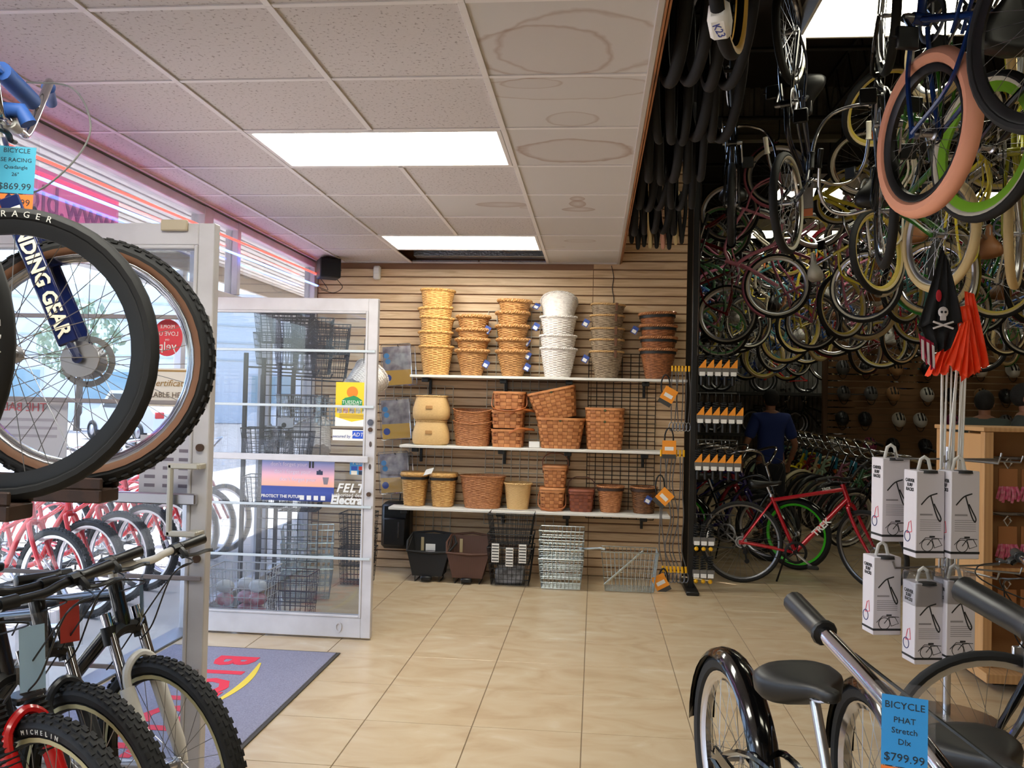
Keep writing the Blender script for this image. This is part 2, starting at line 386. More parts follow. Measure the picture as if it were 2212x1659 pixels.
for (y0, y1, z0, z1) in ((-1.53,.4,.12,2.125),(.47,2.87,.12,2.125),(5.36,6.40,.12,2.125),(6.45,YW-.1,.12,2.125),(-1.53,.4,2.195,2.655),(.47,2.87,2.195,2.655),(2.975,5.235,2.195,2.655),(5.36,5.75,2.195,2.655),(5.80,YW-.1,2.195,2.655)):
    n_ += 1; o = struct('window_%d' % n_, G().box(XW-.054, XW-.048, y0, y1, z0, z1), GLASS)
# two door leaves, both swung in square to the storefront
def door_leaf(n, y, hinge_far, pull):
    """leaf in the plane Y=y between x=XW and x=XW+1.125"""
    xa, xb = XW+.01, -1.352 if hinge_far else -1.385; y0, y1 = y-.022, y+.022
    d = root('door_%d' % n, ((xa+xb)/2, y, 0)); d['kind'] = 'structure'; off = T((-(xa+xb)/2, -y, 0))
    def P(name, b, mat=None, ch=.003): return put(name, mesh(name, G().box(*b, ch)), mat or FRAMEW, d, off)
    st = .062
    P('stile', (xa, xa+st, y0, y1, .012, 2.115)); P('stile', (xb-st, xb, y0, y1, .012, 2.115))
    P('top_rail', (xa+st, xb-st, y0, y1, 2.035, 2.115)); P('bottom_rail', (xa+st, xb-st, y0, y1, .012, .135))
    P('glazing_bead', (xb-st-.014, xb-st, y0-.004, y1+.004, .135, 2.035)); P('glazing_bead', (xa+st, xa+st+.014, y0-.004, y1+.004, .135, 2.035))
    P('glazing_bead', (xa+st+.014, xb-st-.014, y0-.004, y1+.004, 2.021, 2.035)); P('glazing_bead', (xa+st+.014, xb-st-.014, y0-.004, y1+.004, .135, .149))
    P('pane', (xa+st+.014, xb-st-.014, y-.003, y+.003, .149, 2.021), glassmat('door_glass', (238,243,248), .8, .03), 0)
    P('push_rail', (xa+st, xb-st+.03, y0-.03, y0-.006, 1.095, 1.135), ALU if n == 1 else FRAMEW, .004)
    for z in (1.785, 1.44, .82, .50) if n == 2 else (1.77, 1.46, .83, .50):
        P('guard_bar', (xa+st-.02, xb-.01, y0-.012, y0-.004, z-.008, z+.008), M('guard_bar_paint', (150,140,140), .5) if n == 1 else M('guard_bar_pale', (196,204,208), .4), .002)
    g = G()
    for z in (1.30,.90): g.lathe([(0,-.012),(.014,-.012),(.014,0)], 14, 'y', (xb-.03, y0, z))
    put('lock_cylinder', mesh('lock_cylinder', g, 40), M('bronze_lock', (96,74,60), .4, .8), d, off)
    if pull:
        g = G().box(xb-.125, xb-.105, y0-.06, y0-.04, .985, 1.245, .006).box(xb-.125, xb-.01, y0-.06, y0-.04, 1.225, 1.245, .004).box(xb-.125, xb-.01, y0-.06, y0-.04, .985, 1.005, .004)
        g.box(xb-.05, xb-.006, y0-.05, y0, .985, 1.005, .003).box(xb-.05, xb-.006, y0-.05, y0, 1.225, 1.245, .003)
        put('pull_handle', mesh('pull_handle', g), M('pale_handle', (206,202,190), .35, .3), d, off)
        put('closer_plate', mesh('closer_plate', G().box(xb-.20, xb-.10, y0-.016, y0, 2.085, 2.125, .003)), M('beige_plate', (190,176,150), .5), d, off)
    else:
        g = G().lathe([(0,-.010),(.019,-.010),(.021,-.004),(.021,0)], 18, 'y', (xb-.03, y0, 1.345)); put('keyhole', mesh('keyhole', g, 40), CHROME, d, off)
        for z in (1.21,1.07): put('door_slot', mesh('door_slot', G().lathe([(0,-.004),(.008,-.004),(.008,0)],10,'y',(xb-.028,y0,z),sy=2.2)), M('slot_brown', (80,66,60), .5), d, off)
        g = G().lathe([(.014,-.006),(.020,-.006),(.020,0),(.014,0)], 16, 'y', (xb-.20, y0, .075), closed=True, sy=1.6); put('bolt_plate', mesh('bolt_plate', g, 40), FRAMEW, d, off)
    return d, off, xb, y0
D1 = door_leaf(1, 2.99, False, True)
D2 = door_leaf(2, 5.215, True, False)
struct('trim_2', G().box(XW-.12, XW+.015, 2.975, 5.235, 0, .012, .004), STEEL)

# ---------------------------------------------------------------- fluorescent troffers in the dropped ceiling
DIFF = M('lit_diffuser', (255,253,240), .5, emit=CEIL_LIGHT)
def troffer(x0, x1, y0, y1, z, label, mat, grp='recessed fluorescent lights', drop=0):
    r = root('ceiling_light', ((x0+x1)/2, (y0+y1)/2, z), label, 'light', grp); off = T((-(x0+x1)/2, -(y0+y1)/2, -z))
    put('frame', mesh('frame', G().box(x0,x1,y0,y0+.022,z-.004,z+.05+drop,.002).box(x0,x1,y1-.022,y1,z-.004,z+.05+drop,.002).box(x0,x0+.022,y0+.022,y1-.022,z-.004,z+.05+drop,.002).box(x1-.022,x1,y0+.022,y1-.022,z-.004,z+.05+drop,.002).box(x0,x1,y0,y1,z+.05+drop,z+.06+drop)), TBAR, r, off)
    if drop:
        for xx in (x0+.1, x1-.1): put('hanger_rod', mesh('hanger_rod', G().tube([(xx,(y0+y1)/2,z+.06+drop),(xx,(y0+y1)/2,Z_HI-.001)], .006, 6)), DARK, r, off)
    put('diffuser', mesh('diffuser', G().box(x0+.022,x1-.022,y0+.022,y1-.022,z+.004,z+.010)), mat, r, off)
for k, lb in ((1,'large bright recessed fluorescent panel nearest overhead in white tile ceiling'),(5,'smaller looking bright fluorescent panel beside the open dark ceiling gap'),(-3,'fluorescent ceiling panel above the viewer'),(-7,'fluorescent ceiling panel behind the viewer')):
    troffer(X0+.014, X0+2*DX-.014, Y0+DY*k+.013, Y0+DY*(k+1)-.013, ZC, lb, DIFF)
DIFF2 = M('lit_diffuser_dim', (255,250,225), .5, emit=HIGH_LIGHT)
for (x, y, lb) in ((1.33,5.35,'wide fluorescent panel hanging among bicycles near the top edge'),(2.05,10.0,'fluorescent panel glowing behind the whitewall wheel deeper in the dark hall'),(4.2,5.4,'fluorescent panel high over the accessory shelves'),(4.3,10.2,'bright fluorescent panel behind the green rimmed wheel'),(2.2,12.4,'small bright fluorescent panel above the pink bicycle'),(4.0,14.6,'farthest fluorescent panel over the handlebar rows'),(2.0,.4,'fluorescent panel of the high hall beside the viewer'),(4.4,.6,'fluorescent panel of the high hall above the far aisle')):
    troffer(x, x+1.2, y, y+.6, 4.02, lb, DIFF2, 'fluorescent panels of the high hall', .10)
# ================================================================ BICYCLES
def V3(*a): return Vector(a)
def g_tire(R, w, n=44, m=9):
    return G().lathe([(R-w/2+w/2*math.cos(2*PI*i/m), w/2*math.sin(2*PI*i/m)) for i in range(m)], n, 'y', closed=True)
def g_knobs(R, w, n=64, kind='knob'):
    g = G()
    for i in range(n):
        a = 2*PI*i/n
        for q, (y, rr) in enumerate(((-.36,.93),(-.13,1.0),(.13,1.0),(.36,.93))):
            aa = a+(PI/n if q % 2 else 0); h = w*.09; r0 = R-w/2+w/2*math.sqrt(max(0,1-(2*y)**2))-.002
            m = RY(-aa)
            g.box(r0, r0+h, y*w-w*.085, y*w+w*.085, -PI*R/n*.55, PI*R/n*.55, 0, m)
    return g
def g_wall(R, w):
    g = G()
    for s in (-1, 1):
        pr = []
        for i in range(5):
            a = math.radians(98+i*16); pr.append((R-w/2+(w/2+.0012)*math.cos(a), s*(w/2+.0012)*math.sin(a)))
        g.lathe(pr, 44, 'y')
    return g
def g_rim(R, w, d=.022):
    r = R-w+.006; b = w*.32
    return G().lathe([(r,-b),(r-.006,-b*1.02),(r-d,-b*.45),(r-d,b*.45),(r-.006,b*1.02),(r,b),(r-.008,b*.7),(r-.008,-b*.7)], 44, 'y', closed=True)
def g_spokes(R, w, n=28, th=.0011, hubw=.034, hr=.018):
    g = G(); r = R-w-.012
    for i in range(n):
        a = 2*PI*i/n; s = 1 if i % 2 else -1; k = .55 if (i//2) % 2 else -.55
        g.tube([(hr*math.cos(a+k*2), s*hubw, hr*math.sin(a+k*2)), (r*math.cos(a), 0, r*math.sin(a))], th, 3, caps=False)
    return g
def g_hub(big=0, hubw=.034):
    r = .022 if not big else .05
    return G().lathe([(0,-hubw-.016),(.007,-hubw-.016),(.007,-hubw-.005),(r,-hubw-.004),(r,-hubw+.004),(.013,-hubw+.008),(.013,hubw-.008),(r,hubw-.004),(r,hubw+.004),(.007,hubw+.005),(.007,hubw+.016),(0,hubw+.016)], 14, 'y')
def g_disc():
    g = G().lathe([(.055,-.001),(.072,-.001),(.072,.001),(.055,.001)], 28, 'y', (0,.030,0), closed=True)
    for i in range(5): a = 2*PI*i/5; g.tube([(.018*math.cos(a),.030,.018*math.sin(a)),(.057*math.cos(a+.5),.030,.057*math.sin(a+.5))], .004, 4)
    return g
def g_fender(R, w, a0, a1):
    """arched mudguard strip over the wheel from angle a0 to a1 (degrees, in xz)"""
    g = G(); n = 16; k = 7; V = []
    for i in range(n+1):
        a = math.radians(a0+(a1-a0)*i/n)
        for j in range(k):
            t = math.radians(-75+150*j/(k-1)); rr = R+.016-(1-math.cos(t))*w*.55; V.append((rr*math.cos(a), w*.72*math.sin(t), rr*math.sin(a)))
    g.add(V, [(i*k+j, i*k+j+1, (i+1)*k+j+1, (i+1)*k+j) for i in range(n) for j in range(k-1)])
    g.add([(v[0]*.992, v[1], v[2]*.992) for v in V], [(i*k+j, (i+1)*k+j, (i+1)*k+j+1, i*k+j+1) for i in range(n) for j in range(k-1)])
    return g
def g_saddle(kind):
    """padded saddle, nose towards +x: rounded closed cross-sections from nose to tail"""
    wd, ln, th = {'wide':(.118,.275,.060),'mtb':(.072,.275,.040),'white':(.10,.26,.05)}[kind]; n, k = 18, 20; V = []
    for i in range(n+1):
        t = i/n; x = ln*(.5-t); sm = max(0, min(1, (t-.22)/.55)); sm = sm*sm*(3-2*sm)
        half = .026+(wd-.026)*sm
        end = min(1, math.sqrt(max(.02, 1-((t-.86)/.145)**2))) if t > .86 else (math.sqrt(max(.03, 1-((.10-t)/.105)**2)) if t < .10 else 1)
        half *= end; top = (.014+.018*sm+.010*max(0,(t-.6)))*(.6+.4*end); bot = (.020+(th-.02)*sm)*(.5+.5*end); zc = .012*math.cos(t*PI*1.4)+.004
        for j in range(k):
            a = 2*PI*j/k; c, q = math.cos(a), math.sin(a); V.append((x, half*math.copysign(abs(c)**.75, c), zc+(top*abs(q)**.8 if q > 0 else -bot*abs(q)**.55)))
    F = [(i*k+j, i*k+(j+1)%k, (i+1)*k+(j+1)%k, (i+1)*k+j) for i in range(n) for j in range(k)]+[tuple(range(k))[::-1], tuple(n*k+j for j in range(k))]
    return G().add(V, F)
def g_crank(guard=False):
    g = G().lathe([(.072,-.052),(.088,-.052),(.092,-.050),(.092,-.047),(.088,-.045),(.072,-.045)], 30, 'y', closed=True)
    for i in range(5): a = 2*PI*i/5; g.tube([(0,-.05,0),(.07*math.cos(a),-.05,.07*math.sin(a))], .007, 4)
    g.lathe([(0,-.075),(.016,-.075),(.02,-.05),(.02,.06),(.016,.075),(0,.075)], 12, 'y')
    return g
def g_arms(s):
    return G().tube([(0,-.068*s,0),(.165*s,-.078*s,-.03*s)], .010, 6, flat=.7)
def g_pedal(): return G().box(-.045,.045,-.045,.045,-.012,.012,.006).tube([(0,.045,0),(0,.065,0)],.006,6)
def rimdir(a): return V3(math.cos(a),0,math.sin(a))

STY = {
 # R tyre radius, w tyre width, ra/bb/st/ht/hb/fa: rear axle, bottom bracket, seat cluster, head tube top/bottom, front axle
 'mtb':   dict(R=.33, w=.054, ra=(-.44,.33), bb=(0,.30), st=(-.17,.74), ht=(.395,.88), hb=(.435,.76), fa=(.64,.33), seat=.90, bar='flat', fork='susp', frame='diamond', tr=.020, saddle='mtb'),
 'hyb':   dict(R=.345, w=.036, ra=(-.44,.345), bb=(0,.285), st=(-.185,.71), ht=(.37,.86), hb=(.415,.73), fa=(.61,.345), seat=.87, bar='riser', fork='rigid', frame='diamond', tr=.018, saddle='mtb'),
 'cru':   dict(R=.33, w=.052, ra=(-.46,.33), bb=(.02,.285), st=(-.13,.66), ht=(.40,.83), hb=(.44,.71), fa=(.66,.33), seat=.84, bar='sweep', fork='rigid', frame='cruiser', tr=.017, saddle='wide'),
 'step':  dict(R=.33, w=.050, ra=(-.46,.33), bb=(.02,.285), st=(-.13,.60), ht=(.40,.85), hb=(.44,.73), fa=(.66,.33), seat=.84, bar='sweep', fork='rigid', frame='step', tr=.017, saddle='wide'),
 'str':   dict(R=.335, w=.068, ra=(-.62,.335), bb=(.08,.285), st=(-.16,.52), ht=(.48,.83), hb=(.53,.70), fa=(.78,.335), seat=.72, bar='sweep', fork='rigid', frame='cruiser', tr=.019, saddle='wide'),
 'bmx':   dict(R=.335, w=.056, ra=(-.42,.335), bb=(0,.30), st=(-.14,.56), ht=(.385,.80), hb=(.42,.69), fa=(.60,.335), seat=.72, bar='bmx', fork='rigid', frame='quad', tr=.019, saddle='mtb'),
 'kid':   dict(R=.24, w=.046, ra=(-.33,.24), bb=(0,.22), st=(-.12,.42), ht=(.27,.60), hb=(.30,.51), fa=(.42,.24), seat=.56, bar='bmx', fork='rigid', frame='diamond', tr=.016, saddle='mtb'),
}
def p2(q, y=0): return V3(q[0], y, q[1])
def g_frame(sty):
    s = STY[sty]; t = s['tr']; ra, bb, st, ht, hb, fa = (p2(s[k]) for k in ('ra','bb','st','ht','hb','fa')); g = G()
    ax = (hb-ht).normalized()
    g.tube([ht-ax*.01, hb+ax*.01], t*1.15, 10)                                   # head tube
    g.tube([bb, st+(st-bb).normalized()*.03], t*.9, 10)
    g.lathe([(.022,-.036),(.026,-.034),(.026,.034),(.022,.036)], 14, 'y', bb)
    fr = s['frame']
    if fr == 'diamond':
        g.tube([st, ht+ax*.035], t*.95, 10); g.tube([bb, hb-ax*.02], t*1.15, 10)
    elif fr == 'quad':
        g.tube([st, ht+ax*.03], t*.9, 10); g.tube([bb, hb-ax*.02], t*1.1, 10)
        for y in (-.03,.03): g.tube([ht+ax*.05+V3(0,y*.7,0), st+V3(.01,y,-.09), ra+V3(0,y*1.9,0)], t*.5, 6)
    elif fr == 'cruiser':
        g.tube(bez([st+V3(0,0,0), st+V3(.18,0,.10), ht+V3(-.14,0,.015), ht+ax*.03], 6), t*.95, 10)
        g.tube(bez([bb, bb+V3(.20,0,.06), hb+V3(-.10,0,-.12), hb-ax*.02], 6), t*1.1, 10)
        for y in (-.02,.02): g.tube(bez([st+V3(-.01,y,-.14), st+V3(.2,y,-.02), ht+V3(-.16,y,-.06), hb+V3(-.01,y*.5,.02)], 6), t*.5, 6)
    else:
        g.tube(bez([bb+V3(-.06,0,.13), bb+V3(.13,0,.14), hb+V3(-.12,0,-.12), ht+ax*.04], 6), t*.95, 10)
        g.tube(bez([bb, bb+V3(.20,0,.04), hb+V3(-.09,0,-.14), hb-ax*.01], 6), t*1.1, 10)
    for y in (-1, 1):
        o = V3(0, y*.058, 0)
        if fr in ('cruiser','step'):
            g.tube(bez([bb+V3(-.03,y*.03,0), (bb+ra)/2+V3(0,y*.05,-.025), ra+o], 4), t*.62, 6)
            g.tube(bez([st+V3(0,y*.018,-.02), (st+ra)/2+V3(-.05,y*.05,.06), ra+o], 4), t*.55, 6)
        else:
            g.tube([bb+V3(-.03,y*.03,0), bb*.7+ra*.3+V3(0,y*.045,0), ra+o], t*.6, 6); g.tube([st+V3(-.01,y*.014,-.015), st*.6+ra*.4+V3(0,y*.042,0), ra+o], t*.5, 6)
        g.box(ra.x-.02, ra.x+.025, y*.058-.003, y*.058+.003, ra.z-.018, ra.z+.018, .002)
    return g
def g_fork(sty, kind):
    s = STY[sty]; ht, hb, fa = (p2(s[k]) for k in ('ht','hb','fa')); ax = (hb-ht).normalized(); cr = hb+ax*.035; R, w = s['R'], s['w']; g = G()
    hw = w/2+.026
    if kind == 'susp_low':      # lowers
        for y in (-hw, hw):
            mid = cr+(fa-cr)*.45; g.tube([mid+V3(0,y,0)-ax*.03, fa+V3(0,y,0)-ax*.06, fa+V3(0,y,0)+ax*.012], [.023,.022,.016], 12)
            g.tube([fa+V3(0,y,0)+ax*-.02, fa+V3(0,y*.8,0)], .012, 6)
        u = (cr-fa).normalized(); q = lambda k, y, x: fa+u*k+V3(x,y,0); g.tube(bez([q(.235,-hw,.005), q(.33,-hw*.95,.03), q(.375,0,.045), q(.33,hw*.95,.03), q(.235,hw,.005)], 5), .013, 8)
        return g
    if kind == 'susp_up':
        for y in (-hw, hw): g.tube([cr+V3(0,y,0)-ax*.075, cr+(fa-cr)*.50+V3(0,y,0)], .0165, 12)
        return g
    if kind == 'susp_crown':
        g.tube(bez([cr+V3(0,-hw,0), cr+V3(0,-hw*.5,.004)-ax*.012, cr-ax*.02, cr+V3(0,hw*.5,.004)-ax*.012, cr+V3(0,hw,0)], 4), .023, 8)
        for y in (-hw, hw): g.tube([cr+V3(0,y,0)-ax*.035, cr+V3(0,y,0)+ax*.022], .0235, 12)
        g.tube([cr, ht-ax*.05], .014, 8); return g
    g.tube([cr-ax*.02, cr+ax*.0], .022, 10)
    for y in (-hw, hw):
        k = cr+V3(0,y*.75,0); g.tube(bez([cr, k+ax*.02, cr+(fa-cr)*.55+V3(-.012,y,0), fa+V3(0,y,0)], 5), [.017]*6+[.015]*5+[.013]*4+[.010], 8)
        g.lathe([(0,y-.004),(.014,y-.004),(.014,y+.004),(0,y+.004)], 10, 'y', fa)
    return g
def bar_path(kind, c):
    """left half of the handlebar from the clamp c outwards (y up to +)"""
    if kind == 'flat': return [c, c+V3(0,.10,.0), c+V3(-.005,.16,.012), c+V3(-.03,.32,.022)]
    if kind == 'riser': return [c, c+V3(0,.05,0), c+V3(0,.11,.04), c+V3(-.01,.18,.055), c+V3(-.05,.31,.058)]
    if kind == 'bmx': return [c, c+V3(0,.05,.0), c+V3(.0,.10,.02), c+V3(.005,.20,.20), c+V3(-.01,.24,.215), c+V3(-.045,.36,.212)]
    if kind == 'long': return [c, c+V3(.03,.10,.03), c+V3(.02,.24,.12), c+V3(-.06,.33,.20), c+V3(-.20,.355,.27), c+V3(-.36,.36,.31), c+V3(-.52,.36,.34)]
    return [c, c+V3(.015,.06,.02), c+V3(.03,.14,.10), c+V3(.0,.24,.145), c+V3(-.10,.315,.14), c+V3(-.24,.35,.10), c+V3(-.37,.36,.06)]
def clamp(sty):
    s = STY[sty]; ht, hb = p2(s['ht']), p2(s['hb']); ax = (hb-ht).normalized()
    if s['bar'] in ('sweep','long'): return ht-ax*.13
    if s['bar'] == 'bmx': return ht-ax*.06+V3(.05,0,0)
    return ht-ax*.055+V3(.075,0,.01)
def g_bar(sty):
    k = STY[sty]['bar']; P = bar_path(k, clamp(sty)); L = bez(P, 6); Rr = [V3(p.x,-p.y,p.z) for p in L][::-1]; g = G().tube(Rr[:-1]+L, .0125, 10)
    if k == 'bmx': c = clamp(sty); g.tube([c+V3(.002,-.15,.11), c+V3(.002,.15,.11)], .010, 8)
    return g
def g_grips(sty, side):
    L = bez(bar_path(STY[sty]['bar'], clamp(sty)), 6); a, b = L[-1], L[-4] if STY[sty]['bar'] != 'flat' else L[-3]; d = (a-b).normalized(); a = a+d*.008; b = a-d*.125
    pts = [b, b+d*.004, b+d*.02, b+d*.06, a-d*.012, a-d*.004, a]; rs = [.019,.021,.0165,.017,.0175,.018,.013]
    return G().tube([V3(p.x,p.y*side,p.z) for p in pts], rs, 12)
def g_stem(sty):
    s = STY[sty]; ht, hb = p2(s['ht']), p2(s['hb']); ax = (hb-ht).normalized(); c = clamp(sty); a = ht-ax*(.05 if s['bar'] not in ('sweep','long') else .10)
    g = G().tube([ht+ax*.01, a-ax*.012], .0145, 10); g.tube([a, c], [.016,.017], 10); g.tube([c+V3(0,-.024,0), c+V3(0,.024,0)], .019, 10); return g
def g_levers(sty, only):
    g = G(); L = bez(bar_path(STY[sty]['bar'], clamp(sty)), 6); k = len(L)-5
    for s in (only,):
        p = L[k]; d = (L[k+1]-L[k]).normalized(); p = V3(p.x,p.y*s,p.z); d = V3(d.x,d.y*s,d.z)
        g.tube([p-d*.03, p+d*.01], .020, 8); q = p+V3(.035,0,-.022); g.tube([p+V3(.01,0,-.005), q, q+V3(.0,0,-.004)], .015, 8)
        g.tube(bez([q, q+d*.035+V3(.02,0,-.002), q+d*.085+V3(.018,0,-.004), q+d*.105+V3(.03,0,-.006)], 4), .006, 6, flat=1.5)
    return g
def g_cables(sty):
    L = bez(bar_path(STY[sty]['bar'], clamp(sty)), 6); s = STY[sty]; g = G(); hb, st, fa = p2(s['hb']), p2(s['st']), p2(s['fa'])
    for sd, end in ((1, hb+V3(.06,.02,-.05)), (-1, (hb+st)/2+V3(.1,.02,.0)), (1, hb*.6+p2(s['bb'])*.4+V3(.05,.02,0))):
        p = L[-5]; p = V3(p.x+.05, p.y*sd*.93, p.z-.02); m = clamp(sty)+V3(.16,.05*sd,-.02)
        g.tube(bez([p, p*.5+m*.5+V3(.07,0,.02), m, end+V3(.06,0,.06), end], 6), .0026, 5)
    return g
def g_chain(sty):
    s = STY[sty]; bb, ra = p2(s['bb']), p2(s['ra']); y = -.048; r1, r2 = .092, .035; pts = []
    for i in range(11): a = -PI/2+PI*i/10; pts.append((bb.x+r1*math.cos(a), y, bb.z+r1*math.sin(a)))
    for i in range(9): a = PI/2+PI*i/8; pts.append((ra.x+r2*math.cos(a), y, ra.z+r2*math.sin(a)))
    return G().tube(pts, .004, 4, closed=True)
def g_chainguard(sty):
    s = STY[sty]; bb, ra = p2(s['bb']), p2(s['ra']); y = -.064
    P = [(bb.x+.115*math.cos(a), y, bb.z+.115*math.sin(a)) for a in [math.radians(d) for d in range(-60, 121, 20)]]
    P += [(ra.x+.05, y, ra.z+.055), (ra.x+.05, y, ra.z+.02), (bb.x-.12, y, bb.z+.03)]
    return G().slab(P, (0,-.004,0))
def g_cassette(): 
    g = G()
    for i, r in enumerate((.05,.043,.037,.03)): g.lathe([(.012,-.038-.005*i),(r,-.038-.005*i),(r,-.040-.005*i),(.012,-.040-.005*i)], 20, 'y', closed=True)
    return g
def g_derail(sty):
    ra = p2(STY[sty]['ra']); return G().tube([ra+V3(.0,-.055,-.02), ra+V3(.035,-.06,-.07), ra+V3(.045,-.055,-.15)], .009, 6, flat=.6).lathe([(0,-.06),(.02,-.06),(.02,-.05),(0,-.05)],12,'y',ra+V3(.035,0,-.08)).lathe([(0,-.06),(.02,-.06),(.02,-.05),(0,-.05)],12,'y',ra+V3(.05,0,-.155))
def g_post(sty):
    s = STY[sty]; st, bb = p2(s['st']), p2(s['bb']); d = (st-bb).normalized(); k = (s['seat']-.05-st.z)/d.z
    g = G().tube([st, st+d*k], .0135, 10).lathe([(.0145,0),(.021,0),(.021,.022),(.0145,.022)], 12, 'z', st+d*.03); e = st+d*k
    for y in (-.022,.022): g.tube(bez([e+V3(.11,y*.5,.03), e+V3(.05,y,.012), e+V3(-.05,y,.012), e+V3(-.10,y*1.4,.03)], 3), .0035, 5)
    return g
def seat_pos(sty):
    s = STY[sty]; st, bb = p2(s['st']), p2(s['bb']); d = (st-bb).normalized(); k = (s['seat']-.03-st.z)/d.z; return st+d*k

def price_tag(parent, m, lines, mat=None, sw=.105, sh=.15, second=None, detail=True):
    """clear sleeve with a printed price card, hanging in local x-y plane from the origin (y down is negative)"""
    t = put('price_tag', cached(('price_tag',sw,sh), lambda: G().box(-sw/2-.008, sw/2+.008, -sh*(1.62 if second else 1.3), 0, -.0012, -.0004)), PLASTIC, parent, m)
    put('price_card', cached(('price_card',sw,sh), lambda: G().box(-sw/2, sw/2, -sh*1.18, -sh*.18, -.0004, .0006)), mat or BLUECARD, t)
    if second: put('sale_card', cached(('sale_card',sw,sh), lambda: G().box(-sw/2, sw/2, -sh*1.55, -sh*1.2, -.0004, .0006)), second[0], t)
    if detail:
        INK = M('card_ink', (22,34,44), .6)
        for (b, sz, y) in lines: text(b, sz, INK, t, T((0, -sh*.18-y, .0008)), .0003)
        if second and second[1]: text(second[1], sh*.2, INK, t, T((0, -sh*1.38, .0008)), .0003)
    return t

def bike(mw, sty='mtb', col=(30,30,32), label='', group=None, name='bicycle', steer=0, lod=1, tire=None, wall=None, rim=None, forkmat=None, fender=None, saddle=None,
         barmat=None, gripmat=None, guard=False, knob=False, cable=True, disc=False, kick=True, basket=None, cat='bicycle', grip=True, postmat=None, fork=None, bigrim=.022, metallic=0, wname=None, stemmat=None):
    s = STY[sty]; r = root(name, label=label, cat=cat, group=group, mw=mw)
    fm = col if not isinstance(col, tuple) else M('paint_%d_%d_%d' % col, col, .22, metallic, coat=.5)
    tire = tire or BLACK; rim = rim or ALU; forkmat = forkmat or fm; barmat = barmat or CHROME; gripmat = gripmat or BLACKP
    R, w = s['R'], s['w']; ht, hb, fa, ra, bb = (p2(s[k]) for k in ('ht','hb','fa','ra','bb')); ax = (hb-ht).normalized()
    Sm = T(ht) @ Matrix.Rotation(steer, 4, ax) @ T(-ht)
    for nm, loc, mm in (('rear_wheel', ra, T(ra)), ('front_wheel', fa, Sm @ T(fa))):
        tr_ = put(nm, cached(('tire',R,w,lod>1), lambda: g_tire(R, w, 44 if lod < 2 else 30, 9 if lod < 2 else 7)), tire, r, mm)
        if knob: put('tread_blocks', cached(('tread',R,w), lambda: g_knobs(R, w), 30), tire, tr_)
        if wall: put('sidewall', cached(('sidewall',R,w), lambda: g_wall(R, w)), wall, tr_)
        put('rim', cached(('rim',R,w,bigrim), lambda: g_rim(R, w, bigrim)), rim, tr_)
        ns = {0:32, 1:24, 2:14}[lod]
        put('spokes', cached(('spokes',R,w,ns), lambda: g_spokes(R, w, ns, {0:.0012,1:.0013,2:.0018}[lod]), False), STEEL, tr_)['kind'] = 'stuff'
        if lod < 2: put('hub', cached(('hub',disc and nm == 'front_wheel'), lambda: g_hub(disc and nm == 'front_wheel')), ALU, tr_)
        if disc: put('brake_disc', cached(('disc',), g_disc), STEEL, tr_)
        if lod < 2 and nm == 'rear_wheel' and sty in ('mtb','hyb'): put('cassette', cached(('cassette',), g_cassette), STEEL, tr_)
        if fender:
            put('fender', cached(('fender',R,w,nm), lambda: g_fender(R, w, 8 if nm == 'rear_wheel' else 20, 178 if nm == 'rear_wheel' else 150)), fender, r, mm)
    put('frame', cached(('frame',sty), lambda: g_frame(sty)), fm, r)
    fk = fork or s['fork']
    if fk == 'susp':
        f_ = put('fork', cached(('fork_low',sty), lambda: g_fork(sty, 'susp_low')), forkmat, r, Sm)
        put('stanchions', cached(('fork_up',sty), lambda: g_fork(sty, 'susp_up')), CHROME, f_)
        put('fork_crown', cached(('fork_crown',sty), lambda: g_fork(sty, 'susp_crown')), BLACKP, f_)
    else: put('fork', cached(('fork',sty), lambda: g_fork(sty, 'rigid')), forkmat, r, Sm)
    put('handlebar', cached(('handlebar',sty), lambda: g_bar(sty)), barmat, r, Sm)
    put('stem', cached(('stem',sty), lambda: g_stem(sty)), stemmat or barmat, r, Sm)
    for sd in (1, -1):
        if grip: put('grip', cached(('grip',sty,sd), lambda: g_grips(sty, sd)), gripmat, r, Sm)
    sd_ = put('saddle', cached(('saddle',s['saddle']), lambda: g_saddle(s['saddle']), 75), saddle or BLACKP, r, T(seat_pos(sty)+V3(-.01,0,.005)))
    put('seat_post', cached(('seat_post',sty), lambda: g_post(sty)), postmat or (ALU if lod < 2 else STEEL), r)
    c_ = put('crank', cached(('crank',), g_crank), DARK if sty in ('hyb','mtb') else STEEL, r, T(bb))
    if lod < 2:
        [put('crank_arm', cached(('arms',q_), lambda: g_arms(q_)), ALU, c_, RY(.5)) for q_ in (1,-1)]
        for a_, y_ in ((Vector((.165,-.12,-.03)),1), (Vector((-.165,.12,.03)),-1)): put('pedal', cached(('pedal',), g_pedal), BLACKP, r, T(bb) @ RY(.5) @ T(a_) @ RY(-.5))
        put('chain', cached(('chain',sty), lambda: g_chain(sty)), DARK, r)
        if cable: put('cables', cached(('cables',sty), lambda: g_cables(sty)), BLACKP, r, Sm)
        if sty in ('mtb','hyb'): put('derailleur', cached(('derailleur',sty), lambda: g_derail(sty)), DARK, r); [put('brake_lever', cached(('levers',sty,q_), lambda: g_levers(sty,q_)), BLACKP, r, Sm) for q_ in (1,-1)]
        if kick: put('kickstand', cached(('kickstand',sty), lambda: G().tube([p2(s['bb'])+V3(-.07,.035,-.02), V3(s['bb'][0]-.14,.13,.012)], .008, 6)), DARK, r)
    if guard: put('chain_guard', cached(('guard',sty), lambda: g_chainguard(sty)), fm, r)
    return r, Sm
def stand(x, y, heading, lean=0, z=0): return T((x,y,z)) @ RZ(heading) @ RX(lean)
